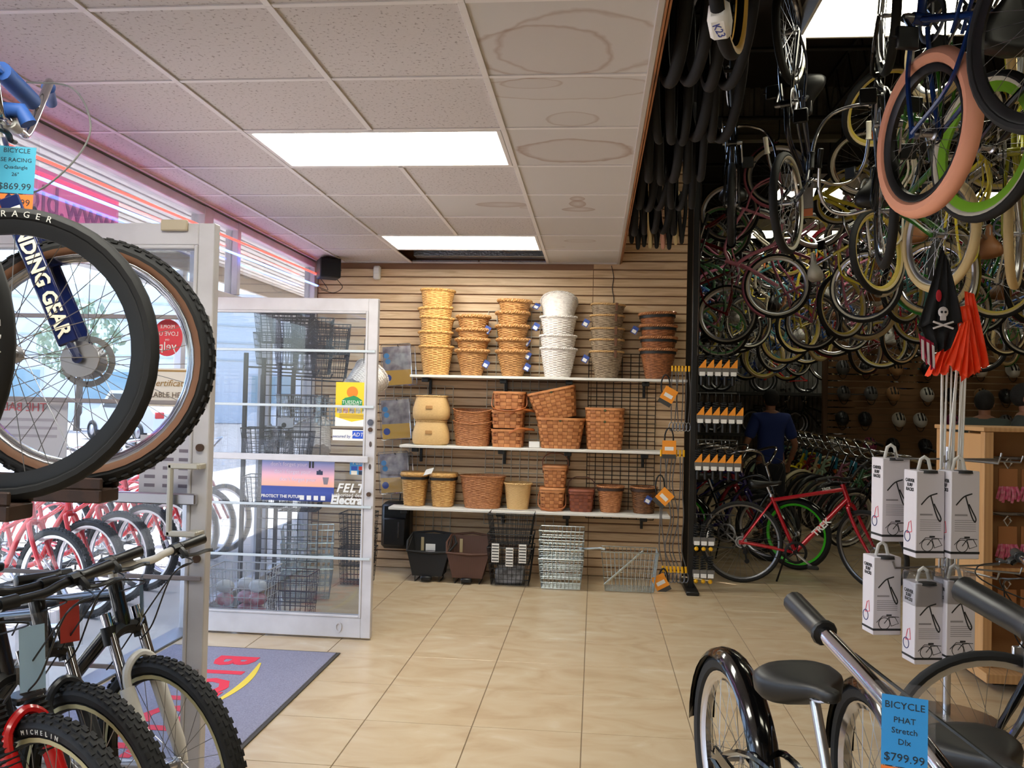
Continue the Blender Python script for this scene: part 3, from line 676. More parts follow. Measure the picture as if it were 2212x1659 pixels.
def hung(P, az, nose_up=True, sty='cru', tilt=0, lean=0):
    """bicycle hooked by one wheel: lower axle at P, its top side facing azimuth az"""
    h = V3(math.cos(az), math.sin(az), 0); s = STY[sty]; X = V3(0,0,1 if nose_up else -1); Zv = h; Yv = Zv.cross(X)
    m = Matrix((X, Yv, Zv)).transposed().to_4x4(); ax = p2(s['ra'] if nose_up else s['fa'])
    return T(P) @ Matrix.Rotation(tilt, 4, Yv) @ Matrix.Rotation(lean, 4, h) @ m @ T(-ax)
# ================================================================ BICYCLES IN PLACE
STY['se'] = dict(STY['bmx'], R=.345, w=.056, ra=(-.45,.345), fa=(.60,.345), ht=(.345,.94), hb=(.385,.82), st=(-.15,.62), seat=.78)
STY['mtb']['R'] = .34; STY['mtb']['ra'] = (-.44,.34); STY['mtb']['fa'] = (.64,.34)
STY['str'].update(ra=(-.84,.335), bb=(.02,.285), st=(-.08,.50), ht=(1.13,.72), hb=(1.20,.60), fa=(1.50,.335), bar='long', seat=.80)
STY['str2'] = dict(STY['str'], ht=(1.10,.74), hb=(1.18,.61), seat=.75)
def front_at(fx, fy, heading, sty, z=0, lean=0):
    s = STY[sty]; d = V3(math.cos(heading), math.sin(heading), 0); p = V3(fx,fy,z)-d*s['fa'][0]; return stand(p.x, p.y, heading, lean, z)
def rear_at(fx, fy, heading, sty, z=0, lean=0):
    s = STY[sty]; d = V3(math.cos(heading), math.sin(heading), 0); p = V3(fx,fy,z)-d*s['ra'][0]; return stand(p.x, p.y, heading, lean, z)
deg = math.radians
GUM = M('brown_gum_sidewall', (112,76,54), .7)
WPRINT = M('tyre_print', (214,212,206), .5)
NAVY = M('navy_paint', (18,30,78), .2, coat=.5)
# ---- upper-left tier: three bicycles on a raised timber rack
rk = root('bicycle_rack', (-1.9,1.85,0), 'dark timber display rack holding the raised bicycles beside the entrance', 'rack')
off = T((1.9,-1.85,0)); DKW = M('dark_timber', (62,40,28), .6, wave=(4,5,.5), stretch=(1,6,6))
for y in (1.48,1.84,2.20):
    put('trough', mesh('trough', G().box(-2.42,-1.30,y-.045,y+.045,1.195,1.232,.004).box(-2.42,-1.30,y-.045,y-.033,1.232,1.262,.003).box(-2.42,-1.30,y+.033,y+.045,1.232,1.262,.003)), DKW, rk, off)
for x in (-2.35,):
    for y in (1.40,2.30): put('post', mesh('post', G().box(x-.04,x+.04,y-.04,y+.04,0,1.195,.005)), DKW, rk, off)
    put('cross_beam', mesh('cross_beam', G().box(x-.035,x+.035,1.36,2.34,1.14,1.194,.004)), DKW, rk, off)
ZR = 1.233
b, Sm = bike(front_at(-1.40,2.215,deg(3),'se',ZR), 'se', NAVY, 'navy retro big wheel bicycle with brown gum sidewall tyres on the raised rack', steer=-.20, lod=0, knob=True, wall=GUM, rim=CHROME, disc=True,
             cable=False, barmat=CHROME, gripmat=M('blue_grip', (30,80,160), .5), forkmat=M('cream_decal_fork', (24,34,74), .25, coat=.4), stemmat=WHITE)
s = STY['se']; fa, hb = p2(s['fa']), p2(s['hb']); y_ = -(s['w']/2+.026)
d_ = (fa-hb).normalized()
for q_ in (-1,1):
    put('fork_plate', G().box(-.03,.40,-.027,.027,-.006,.006,.004), NAVY, b, Sm @ frame(hb+d_*.08+V3(-.004,q_*(s['w']/2+.026)-.008*(q_ < 0),0), d_, d_.cross(V3(0,-1,0))*-1))
for sgn in (-1,):   # lettering down the outer face of the near fork leg
    mm = Sm @ frame(hb+d_*.27+V3(-.004,y_-.0158,0), d_, V3(-1,0,0).cross(V3(0,1,0)).cross(d_)*-1 if False else d_.cross(V3(0,-1,0))*-1)
    text('LANDING GEAR', .052, M('cream_decal', (232,226,206), .5), b, mm, .0012, bold=.0015)
PADB = M('blue_pad', (32,78,150), .6)
c_ = clamp('se')
put('bar_pad', G().tube([c_+V3(.002,-.10,.11), c_+V3(.002,.10,.11)], .026, 12), PADB, b, Sm)
put('stem_pad', G().tube([c_+V3(-.055,-.026,-.005), c_+V3(-.03,-.03,.03), c_+V3(.03,-.03,.03), c_+V3(.05,-.026,-.005)], .022, 10), PADB, b, Sm)
put('cable_loop', G().tube(bez([c_+V3(-.04,.16,.19), c_+V3(.10,.13,.17), c_+V3(.185,.05,.03), c_+V3(.17,-.02,-.10), c_+V3(.08,-.04,-.20), c_+V3(.0,-.03,-.17)], 8), .0028, 6), M('grey_cable', (96,96,94), .4), b, Sm)
price_tag(b, Sm @ T(c_+V3(.035,-.05,-.055)) @ RX(PI/2) @ RY(0), [('BICYCLE',.018,.012),('SE RACING',.016,.038),('Quadangle',.014,.058),('26"',.014,.078),('$869.99',.026,.112)], sw=.098, sh=.13, second=(ORANGECARD,'$839.99'))
for (bx, by, hd, lb, nm) in ((-1.366,1.86,2,'black road bicycle with slick wide tyre, second on the raised rack','BONTRAGER'),(-1.41,1.50,2,'black bicycle nearest the viewer on the raised rack, only its front tyre showing','BONTRAGER')):
    b, Sm = bike(front_at(bx,by,deg(hd),'hyb',ZR), 'hyb', (20,22,26), lb, 'bicycles on the raised rack', lod=0, cable=False, rim=BLACKP, steer=-.15 if by > 1.7 else .1, bigrim=.034)
    fa = p2(STY['hyb']['fa'])
    me = mesh('tyre_label', G())
    R_, w_ = STY['hyb']['R'], STY['hyb']['w']
    for k0 in ((112, 262) if by > 1.7 else (20,)):        # raised white maker's name along the sidewall, letter by letter
        for i, ch in enumerate(nm):
            a = deg(k0-i*4.6); P = fa+rimdir(a)*(R_-w_*.55)+V3(0,-w_/2-.0005,0)
            m = frame(P, V3(math.sin(a),0,-math.cos(a)), rimdir(a)); text(ch, .021, WPRINT, b, Sm @ m, .0006, name='tyre_letter')
# ---- lower-left: three mountain bicycles parked in front of the door
KN = dict(lod=0, knob=True, rim=M('black_rim', (22,22,22), .3, .5), barmat=WHITE, fork='susp')
FW, FB, FR = M('white_fork', (222,220,216), .3), M('grey_black_fork', (44,46,50), .3), M('red_fork', (190,24,26), .25, coat=.4)
RIMG = M('gold_rim_line', (196,186,140), .35, .4)
mt = []
for (x, y, hd, st_, fm, col, lb, bm) in ((-1.285,2.56,-14,.21,FW,(24,25,28),'black mountain bicycle with white suspension fork, farthest of the three by the door',WHITE),
        (-1.36,2.29,-13,.20,FB,(20,22,25),'black mountain bicycle with grey and chrome fork, between the other two by the door',BLACKP),
        (-1.31,2.06,-11,.20,FR,(26,24,26),'mountain bicycle with red fork and ribbed black boots, nearest the lower corner',BLACKP)):
    b, Sm = bike(front_at(x,y,deg(hd),'mtb'), 'mtb', col, lb, 'mountain bicycles by the entrance door', steer=st_, forkmat=fm, **dict(KN, barmat=bm)); mt.append((b, Sm))
    fa = p2(STY['mtb']['fa']); R_, w_ = STY['mtb']['R'], STY['mtb']['w']
    put('rim_stripe', cached(('rim_stripe',), lambda: G().lathe([(R_-w_+.004,-.0195),(R_-w_-.008,-.0195)],44,'y').lathe([(R_-w_+.004,.0195),(R_-w_-.008,.0195)],44,'y')), RIMG, b, Sm @ T(fa))
b, Sm = mt[2]; s = STY['mtb']; hb, fa = p2(s['hb']), p2(s['fa']); ax = (hb-p2(s['ht'])).normalized(); cr = hb+ax*.035; hw = s['w']/2+.026
for y in (-hw, hw):
    pts = []; rs = []
    for i in range(25): pts.append(cr+(fa-cr)*(.06+.40*i/24)+V3(0,y,0)); rs.append(.030 if i % 2 else .022)
    put('fork_boot', G().tube(pts, rs, 12), BLACK, b, Sm)
for i, ch in enumerate('MICHELIN'):
    a = deg(108-i*3.6); P = fa+rimdir(a)*(s['R']-s['w']*.62)+V3(0,-s['w']/2-.001,0)
    text(ch, .017, WPRINT, b, Sm @ frame(P, V3(math.sin(a),0,-math.cos(a)), rimdir(a)), .0006, name='tyre_letter')
b, Sm = mt[0]; c_ = clamp('mtb')
price_tag(b, Sm @ T(c_+V3(.05,.02,-.03)) @ RZ(-.75) @ RX(PI/2), [('$1499.99',.015,.06)], sw=.07, sh=.09, second=(M('yellow_price_card',(222,224,90),.5),'$729.99'))
b, Sm = mt[1]
price_tag(b, Sm @ T(c_+V3(.05,.03,-.03)) @ RZ(1.1) @ RX(PI/2), [], M('red_price_card',(206,70,60),.5), sw=.05, sh=.12)
b, Sm = mt[2]
price_tag(b, Sm @ T(c_+V3(.05,.03,-.03)) @ RZ(1.2) @ RX(PI/2), [], M('pale_blue_card',(150,180,205),.5), sw=.06, sh=.17)
# ---- lower-right: two gloss black cruisers facing the viewer, one dark bicycle crossing behind
b, Sm = bike(rear_at(.475,2.90,deg(-80),'str',0,.02), 'str', BLACKG, 'gloss black stretched cruiser with wide saddle and fenders, nearest the viewer', lod=0, steer=.0, fender=BLACKG, rim=CHROME, saddle=M('black_vinyl',(22,22,23),.45), guard=True, bigrim=.03)
c_ = clamp('str')
L_ = bez(bar_path('sweep', c_), 6); gp = L_[-12]
price_tag(b, b.matrix_world.inverted() @ T((.372,1.06,1.165)) @ RZ(-.33) @ RX(PI/2), [('BICYCLE',.0115,.0115),('PHAT',.0097,.0285),('Stretch',.0097,.041),('Dlx',.0097,.054),('$799.99',.0137,.073)], M('bright_blue_card',(40,140,205),.5), sw=.050, sh=.083, second=(ORANGECARD,''))
put('bar_end_cap', G().sphere((0,0,0),.017,12), M('grey_cap',(120,126,134),.4), b, Sm @ T(V3(L_[-1].x,-L_[-1].y,L_[-1].z)+(V3(L_[-1].x,-L_[-1].y,L_[-1].z)-V3(L_[-4].x,-L_[-4].y,L_[-4].z)).normalized()*.005))
g = G()
for k, (ex, ey) in enumerate(((-.03,.0),(.0,.02))): p = L_[-9]; g.tube(bez([(p.x-.03,-p.y,p.z+.02), (p.x+.12,-p.y*.9,p.z+.02), (p.x+.30,-p.y*.6,p.z-.04), (c_.x+.10,-.08+ey,c_.z-.10), (c_.x+.02,-.02,c_.z-.30)], 6), .0032, 6)
put('brake_cable', g, BLACKP, b, Sm)
b, Sm = bike(rear_at(.86,2.66,deg(-87),'str2',0,.02), 'str2', BLACKG, 'gloss black fendered cruiser with grey grips standing right beside the stretched one', lod=0, steer=-.36, fender=BLACKG, rim=CHROME, saddle=M('black_vinyl2',(24,24,25),.45))
b, Sm = bike(front_at(1.34,3.02,deg(186),'hyb'), 'hyb', (16,16,18), 'black bicycle with thin silver rims crossing in front of the pine display unit', lod=0, steer=.1, rim=ALU)
g = G()
for y in (-.04,.04): g.box(fa.x-.16,fa.x-.12,y-.008,y+.008,.62,.70,.004).tube([(fa.x-.15,y,.70),(fa.x-.15,y*.4,.735)],.006,6)
put('rim_brake', g, ALU, b, Sm)
# ---- red hybrid on the shop floor
RED = M('metallic_red', (176,16,34), .22, .3, coat=.6)
b, Sm = bike(rear_at(1.262,7.46,deg(-9),'hyb',0,-.04), 'hyb', RED, 'metallic red bicycle with white lettering standing alone on the tiled floor', lod=0, steer=.85, barmat=BLACKP, rim=M('dark_silver_rim',(120,120,122),.3,.9), bigrim=.016)
s = STY['hyb']; bb, hb, st, ht = (p2(s[k]) for k in ('bb','hb','st','ht')); d_ = (hb-bb).normalized(); up = d_.cross(V3(0,1,0))*-1
text('TREK', .075, WHITEP, b, frame(bb+d_*.30+V3(0,-s['tr']*1.17,0), d_, V3(0,-1,0).cross(d_)), .001, bold=.002)
d2 = (ht-st).normalized(); text('TREK', .032, WHITEP, b, frame(st+d2*.44+V3(0,-s['tr']*.98,0), d2, V3(0,-1,0).cross(d2)), .001)
fa = p2(s['fa']); ra = p2(s['ra'])
put('spoke_reflector', G().box(-.012,.012,-.006,.006,-.05,.05,.003), WHITEP, b, T(ra+V3(-.27,-.02,.05)) @ RY(.25))
# ---- parked behind it, handlebars to the aisle
GREENR = M('green_rim', (70,200,40), .35)
row = [((1.88,8.15),-22,'cru',(14,15,16),'black cruiser with bright green rims directly behind the red bicycle',dict(rim=GREENR)),
       ((1.70,8.55),-18,'cru',(40,30,96),'violet cruiser parked behind the black green-rimmed one',{}),
       ((1.66,8.95),-16,'cru',(150,20,40),'dark red cruiser third from the front in the row along the partition',{}),
       ((1.62,9.4),-14,'cru',(22,24,28),'black cruiser fourth in the row along the partition',{}),
       ((1.5,9.8),-14,'cru',(24,60,120),'blue cruiser last in the row along the partition beside the man',{})]
for (p, hd, sty, col, lb, kw) in row: bike(front_at(p[0],p[1],deg(hd),sty,0,-.05), sty, col, lb, 'cruisers parked along the partition', steer=.25, fender=BLACKG if p[1] < 8.4 else None, **kw)
# ---- long row on the right, front wheels to the aisle
COLS = [((214,200,160),'cream'),((20,20,22),'black'),((225,205,40),'yellow'),((170,200,170),'pale green'),((120,30,40),'maroon'),((30,70,120),'blue'),((150,90,110),'rose'),((60,110,70),'green')]
names = ['nearest','second','third','fourth','fifth','sixth','seventh','eighth','ninth','tenth','eleventh','twelfth','thirteenth','fourteenth','fifteenth','sixteenth']
for i in range(15):
    col, cn = COLS[[1,7,1,6,1,3,0,4,2,1,0,1,3,5,0][i]]
    y = 9.6+i*.44; x = 2.72+.012*i
    b, Sm = bike(front_at(x,y,deg(196),'cru',0,-.17), 'cru', col, '%s cruiser, %s in the long leaning row by the flag stand' % (cn, names[i]), 'cruisers in the long floor row', lod=1 if i < 5 else 2,
         steer=-.2, fender=M('fender_'+cn.replace(' ','_'), col, .3) if i % 2 == 0 else None, wall=WALLW if i % 3 == 0 else None, cable=False, kick=False, gripmat=M('cream_grip',(214,196,150),.6) if i % 2 else BLACKP)
    if i % 2 == 0: price_tag(b, Sm @ T(clamp('cru')+V3(.03,.0,-.03)) @ RZ(PI/2) @ RX(PI/2), [], sw=.11, sh=.15, second=(ORANGECARD,''), detail=False)
for i in range(7):
    bike(front_at(3.6+.1*i,8.0+.55*i,deg(200),'mtb',0,-.12), 'mtb', (22+i*3,22,26), 'dark mountain bicycle, %s in the row behind the surf rack boxes' % names[i], 'mountain bicycles behind the boxes', lod=2, steer=-.1, cable=False, kick=False)
# ---- small wheeled bicycles shown against the corrugated far wall
kc = [((30,30,32),'black'),((70,200,50),'lime'),((200,40,40),'red'),((190,190,195),'silver'),((28,28,30),'black'),((40,60,120),'blue')]
for i, (x, z, k) in enumerate(((1.9,1.25,3),(3.3,1.22,0),(4.2,1.22,4),(1.75,2.02,1),(3.6,2.02,2),(2.7,2.02,5))):
    bike(stand(x,16.5,deg(0 if i % 2 else 180),0,z-.24), 'kid', kc[k][0], '%s small bicycle on the %s ledge of the corrugated far wall%s' % (kc[k][1], 'upper' if z > 1.5 else 'lower', ', nearest the flags' if i == 2 else ''), 'small bicycles on the far wall', lod=2, cable=False)
for z, nm in ((.985,'lower'),(1.755,'upper')):
    o = put('wall_ledge', mesh('wall_ledge', G().box(1.0,4.9,16.15,16.96,z-.03,z,.004).box(1.0,4.9,16.15,16.17,z,z+.03,.003)), M('dark_ledge',(40,38,36),.6)); tag(o, '%s dark ledge carrying small bicycles on the corrugated far wall' % nm, 'ledge')
# ---- red hire bicycles outside on the pavement
OUTR = M('hire_red', (206,26,36), .3, coat=.3); WS = M('pale_saddle', (205,212,222), .35)
for i in range(8):
    bike(front_at(-3.35-.03*i,5.05+i*.42,deg(-12),'cru',-.02,-.08), 'cru', OUTR, 'red hire bicycle with pale saddle outside the door, %s along the pavement' % names[i], 'red hire bicycles outside', lod=1 if i < 5 else 2, steer=.1, saddle=WS, cable=False, knob=i < 5, rim=ALU)
# ================================================================ HANGING BICYCLES
def hang(P, az, up, sty, col, label, group='bicycles hanging from the high ceiling', tagkind=None, **kw):
    b, Sm = bike(hung(Vector(P), az, up, sty, kw.pop('tilt',0), kw.pop('lean',0)), sty, col, label, group, 'hanging_bicycle', cable=False, kick=False, **kw)
    s = STY[sty]; wl = p2(s['fa'] if up else s['ra'])
    hk = cached(('ceiling_hook',), lambda: G().tube(bez([(0,0,-.02),(.03,0,-.05),(.035,0,0),(0,0,.04),(0,0,.42)],5), .006, 6))
    put('ceiling_hook', hk, DARK, b, T(wl+V3(s['R']*(1 if up else -1),0,0)) @ RY((1 if up else -1)*PI/2) @ T((0,0,.03)))
    if tagkind: price_tag(b, Sm @ T(clamp(sty)+V3(.02,.05,.02)) @ frame((0,0,0), V3(0,1,0), V3(1 if up else -1,0,0)), [], tagkind, sw=.10, sh=.15, second=(ORANGECARD,''), detail=False)
    return b
SALMON = M('salmon_tyre', (226,158,128), .75)
TAGW = M('blank_card_back', (176,164,150), .6)
LIME = M('lime_rim', (120,175,40), .35)
STY['fat'] = dict(STY['cru'], w=.070)
hang((1.282,3.5,2.586), deg(-78), True, 'fat', (24,50,104), 'navy cruiser with salmon pink tyres hanging nearest the flags', lod=0, tire=SALMON, rim=BLACKP, bigrim=.03, tagkind=TAGW, saddle=BLACKP)
hang((1.70,3.95,2.664), deg(-72), False, 'cru', (24,24,24), 'black cruiser with whitewall tyres and lime green rims hanging by the picture edge', lod=0, wall=WALLW, rim=LIME, bigrim=.045)
hang((1.30,2.55,2.64), deg(-70), True, 'hyb', (150,150,156), 'silver grey bicycle with black tyres hanging in the uppermost corner', lod=0, rim=BLACKP, bigrim=.03)
hang((1.214,5.66,2.817), deg(62), False, 'cru', (16,20,36), 'dark blue cruiser with a single whitewall wheel turned edge-on below the steel beam', lod=0, wall=WALLW, rim=CHROME, tagkind=TAGW, gripmat=M('white_grip',(206,200,186),.5))
hang((1.62,5.0,2.62), deg(80), True, 'cru', (26,26,28), 'black cruiser with thick black tyre hanging edge-on beside the navy one', lod=0, tagkind=TAGW, rim=CHROME)
hang((1.95,5.1,2.5), deg(105), False, 'cru', (60,120,40), 'green cruiser with slim cream tyres hanging behind the salmon tyre', lod=0, tire=CREAM, rim=ALU)
hang((2.45,5.3,2.55), deg(60), True, 'cru', (150,150,40), 'mustard cruiser with cream tyres hanging behind the lime rims', lod=1, tire=CREAM)
PINK = M('pink_paint', (226,140,168), .3, coat=.3)
hang((1.80,8.8,2.72), deg(172), False, 'cru', PINK, 'pink cruiser with pink fender and whitewall tyres hanging over the row by the partition', lod=1, wall=WALLW, fender=PINK, tagkind=BLUECARD)
hang((1.42,9.5,2.50), deg(165), True, 'cru', (120,20,30), 'dark red cruiser with whitewall tyres hanging left of the pink one', lod=1, wall=WALLW)
hang((1.42,10.0,2.38), deg(170), True, 'step', (140,200,160), 'mint cruiser with green rims hanging low behind the pink one', lod=1, wall=WALLW, rim=M('mint_rim',(120,190,130),.4), tagkind=BLUECARD)
hang((1.05,6.9,3.1), deg(80), True, 'cru', (24,24,26), 'black cruiser with chrome fender hanging close to the spare tyres', lod=1, fender=CHROME)
pal = [((24,24,26),'black'),((200,180,60),'yellow'),((150,25,40),'red'),((60,140,60),'green'),((40,80,150),'blue'),((210,200,180),'cream'),((200,120,150),'pink'),((100,180,190),'turquoise'),((110,40,50),'maroon'),((150,150,155),'silver')]
walls = [WALLW, WALLW, None, M('cream_wall',(206,186,140),.7), M('tan_wall',(186,150,104),.7)]
rowsY = [6.7, 7.9, 8.7, 9.9, 10.7, 11.5, 12.3, 13.1, 13.9, 14.7]
ROWN = ['first','second','third','fourth','fifth','sixth','seventh','eighth','ninth','tenth']
for ri, y in enumerate(rowsY):
    n = 7 if ri < 4 else 8; az0 = (38, 142, 30, 150, 24, 160, 36, 145, 30, 150)[ri]; pos = 0
    for k in range(n):
        x = (1.55 if ri == 0 else 1.25)+k*(.56+.010*ri)
        if x > .46*y+.5 or (abs(x-1.836) < .45 and abs(y-9.1) < .6) or (y < 8.3 and x < 1.75) or (y < 10.5 and x < 2.1): continue
        col, cn = pal[rnd.randrange(len(pal))]; up = True; sty = rnd.choice(['cru','cru','step','cru','mtb' if ri > 5 else 'step']); pos += 1
        wl = rnd.choice(walls); tr_ = CREAM if rnd.random() < .12 else None
        hang((x, y, 2.60-.045*ri+.13*(k % 2)+rnd.uniform(-.05,.10)), deg(az0+rnd.uniform(-7,7)), up, sty, col,
             '%s bicycle hanging %s from the partition in the %s ceiling row%s' % (cn, names[pos-1].replace('nearest','first'), ROWN[ri], ', cream tyres' if tr_ else (', pale sidewalls' if wl else ', black tyres')), lod=1 if ri < 4 else 2, tire=tr_, wall=None if tr_ else wl,
             tilt=rnd.uniform(-.03,.03), lean=rnd.uniform(-.03,.03), steer=.75 if ri % 2 else -.75, tagkind=BLUECARD if rnd.random() < .45 else None, fender=M('hfender_'+cn, col, .3) if rnd.random() < .3 else None,
             saddle=rnd.choice([BLACKP, BLACKP, WHITE, M('tan_saddle',(150,100,60),.5)]), rim=rnd.choice([ALU, CHROME, CHROME, M('yellow_rim',(210,190,90),.4)]))
for pi_, y in enumerate(sorted(rowsY[:1]+rowsY[3:]+[3.6,5.3,8.3])):
    o = put('hanging_rail', mesh('hanging_rail', (lambda g_: ([g_.tube([(x_,y,4.27),(x_,y,Z_HI-.001)], .008, 5) for x_ in (1.0,2.8,4.6,6.4)], g_)[1])(G().tube([(.95,y,4.26),(X_R-.02,y,4.26)], .02, 8))), DARK); tag(o, 'dark steel ceiling pipe carrying bicycle hooks, %s counted from the viewer' % names[pi_].replace('nearest','first'), 'pipe rail', 'ceiling pipes carrying bicycle hooks')
# ================================================================ SHELVES, BASKETS AND GOODS ON THE SLAT WALL
def sup(a, b, e, t):
    t2 = math.atan2(b*math.sin(t), a*math.cos(t)); c, s = math.cos(t2), math.sin(t2); r = (abs(c/a)**e+abs(s/b)**e)**(-1/e); return (r*c, r*s)
def g_weave(bot, top, H, e=2.2, N=26, rows=20, amp=.003, flare=0, dip=0, per=2, part=0):
    """woven shell: bot/top=(half x, half y). wicker (per=2): round strands passing in front of and behind the stakes; splint (per=4): flat ribbons, part 0 liner, 1/2 the two ribbon sets"""
    g = G()
    def pt(u, t, d):
        a = bot[0]+(top[0]-bot[0])*(u+flare*u*(1-u))+d; b = bot[1]+(top[1]-bot[1])*(u+flare*u*(1-u))+d; x, y = sup(a, b, e, t); return (x, y, H*u-dip*math.sin(t)**2*(1 if y < 0 else 0)*u**4)
    def shell(us, n, f):
        V = [pt(u, 2*PI*i/n, f(j, i)) for j, u in enumerate(us) for i in range(n)]; k = len(us); return V, [(j*n+i, j*n+(i+1)%n, (j+1)*n+(i+1)%n, (j+1)*n+i) for j in range(k-1) for i in range(n)]
    if per == 4 and part:
        for j in range(rows):
            for i in range(N*2):
                if (i+j) % 2 == (part == 1):
                    g0, g1 = ((.0,1),(.05,.95)) if part == 1 else ((.06,.94),(.0,1)); t0, t1 = 2*PI*(i+g0[0])/(N*2), 2*PI*(i+g0[1])/(N*2); u0, u1 = (j+g1[0])/rows, (j+g1[1])/rows; tm, um = (t0+t1)/2, (u0+u1)/2
                    if part == 1: P = [pt(u0,t0,0),pt(u0,tm,amp),pt(u0,t1,0),pt(u1,t0,0),pt(u1,tm,amp),pt(u1,t1,0)]; g.add(P, [(0,1,4,3),(1,2,5,4)])
                    else: P = [pt(u0,t0,0),pt(u0,t1,0),pt(um,t0,amp),pt(um,t1,amp),pt(u1,t0,0),pt(u1,t1,0)]; g.add(P, [(0,1,3,2),(2,3,5,4)])
        return g
    n = 60 if per == 4 else N*4
    if per == 4: V, F = shell([j/6 for j in range(7)], n, lambda j, i: -.002); k = 7
    else:
        us = [0]; [us.extend(((j+.5)/rows, (j+1)/rows)) for j in range(rows)]; k = len(us)
        V, F = shell(us, n, lambda j, i: (amp*math.cos(PI*(i/4+(j//2)))*1.1 if j % 2 else -amp*.7))
    W, F2 = shell([1, .66, .33, .03], n, lambda j, i: -.0065); o = len(V); V += W; F += [tuple(o+q for q in f)[::-1] for f in F2]
    F += [((k-1)*n+i, (k-1)*n+(i+1)%n, o+(i+1)%n, o+i) for i in range(n)]+[tuple(range(n))[::-1], tuple(o+3*n+i for i in range(n))]
    return g.add(V, F)
def g_braid(a, b, e, z, r=.010, turns=26, dip=0, strands=2):
    g = G(); n = turns*5
    for s in range(strands):
        pts = []
        for i in range(n):
            t = 2*PI*i/n; ph = turns*t+s*2*PI/strands; k = r*.55*math.cos(ph); x, y = sup(a+k, b+k, e, t); pts.append((x, y, z+r*.55*math.sin(ph)-dip*math.sin(t)**2*(1 if y < 0 else 0)))
        g.tube(pts, r*.72, 5, closed=True)
    return g
def g_hoop(a, b, e, z, h, th=.004):
    g = G(); n = 40; V = []
    for (d, zz) in ((0,-h/2),(th,-h/2),(th,h/2),(0,h/2)):
        for i in range(n): x, y = sup(a+d, b+d, e, 2*PI*i/n); V.append((x,y,z+zz))
    return g.add(V, [(k*n+i, k*n+(i+1)%n, ((k+1)%4)*n+(i+1)%n, ((k+1)%4)*n+i) for k in range(4) for i in range(n)])
def wick(name, c, c2, rough=.55): return M(name, c, rough, noise=(38,.85), col2=c2, stretch=(1,1,1.6))
W_YEL = wick('honey_wicker', (226,180,110), (186,132,68)); W_TAN = wick('tan_wicker', (200,150,92), (150,100,52)); W_WHT = wick('white_wicker', (236,230,224), (206,196,192))
W_GRY = wick('grey_wicker', (158,138,114), (108,90,70)); W_BRN = wick('brown_wicker', (164,102,60), (104,60,32)); W_RED = wick('red_brown_wicker', (198,136,88), (150,92,52)); W_DRK = wick('dark_wicker', (132,88,52), (78,48,26))
SPL = M('orange_splint', (210,144,90), .5, noise=(14,.8), col2=(184,114,64)); SPL2 = M('brown_splint', (150,82,56), .5, noise=(14,.8), col2=(112,56,36))
SPLD = M('orange_splint_dark', (188,122,72), .5, noise=(14,.8), col2=(158,94,52)); SPL2D = M('brown_splint_dark', (120,62,44), .5); 
RAT = M('pale_rattan', (222,184,126), .6, noise=(90,.5), col2=(198,156,98), stretch=(.6,.6,3))
STRAP = M('brown_leather', (96,58,34), .5); SPLH = M('splint_handle', (176,100,48), .45)
TAGB = M('blue_swing_tag', (52,76,150), .5)
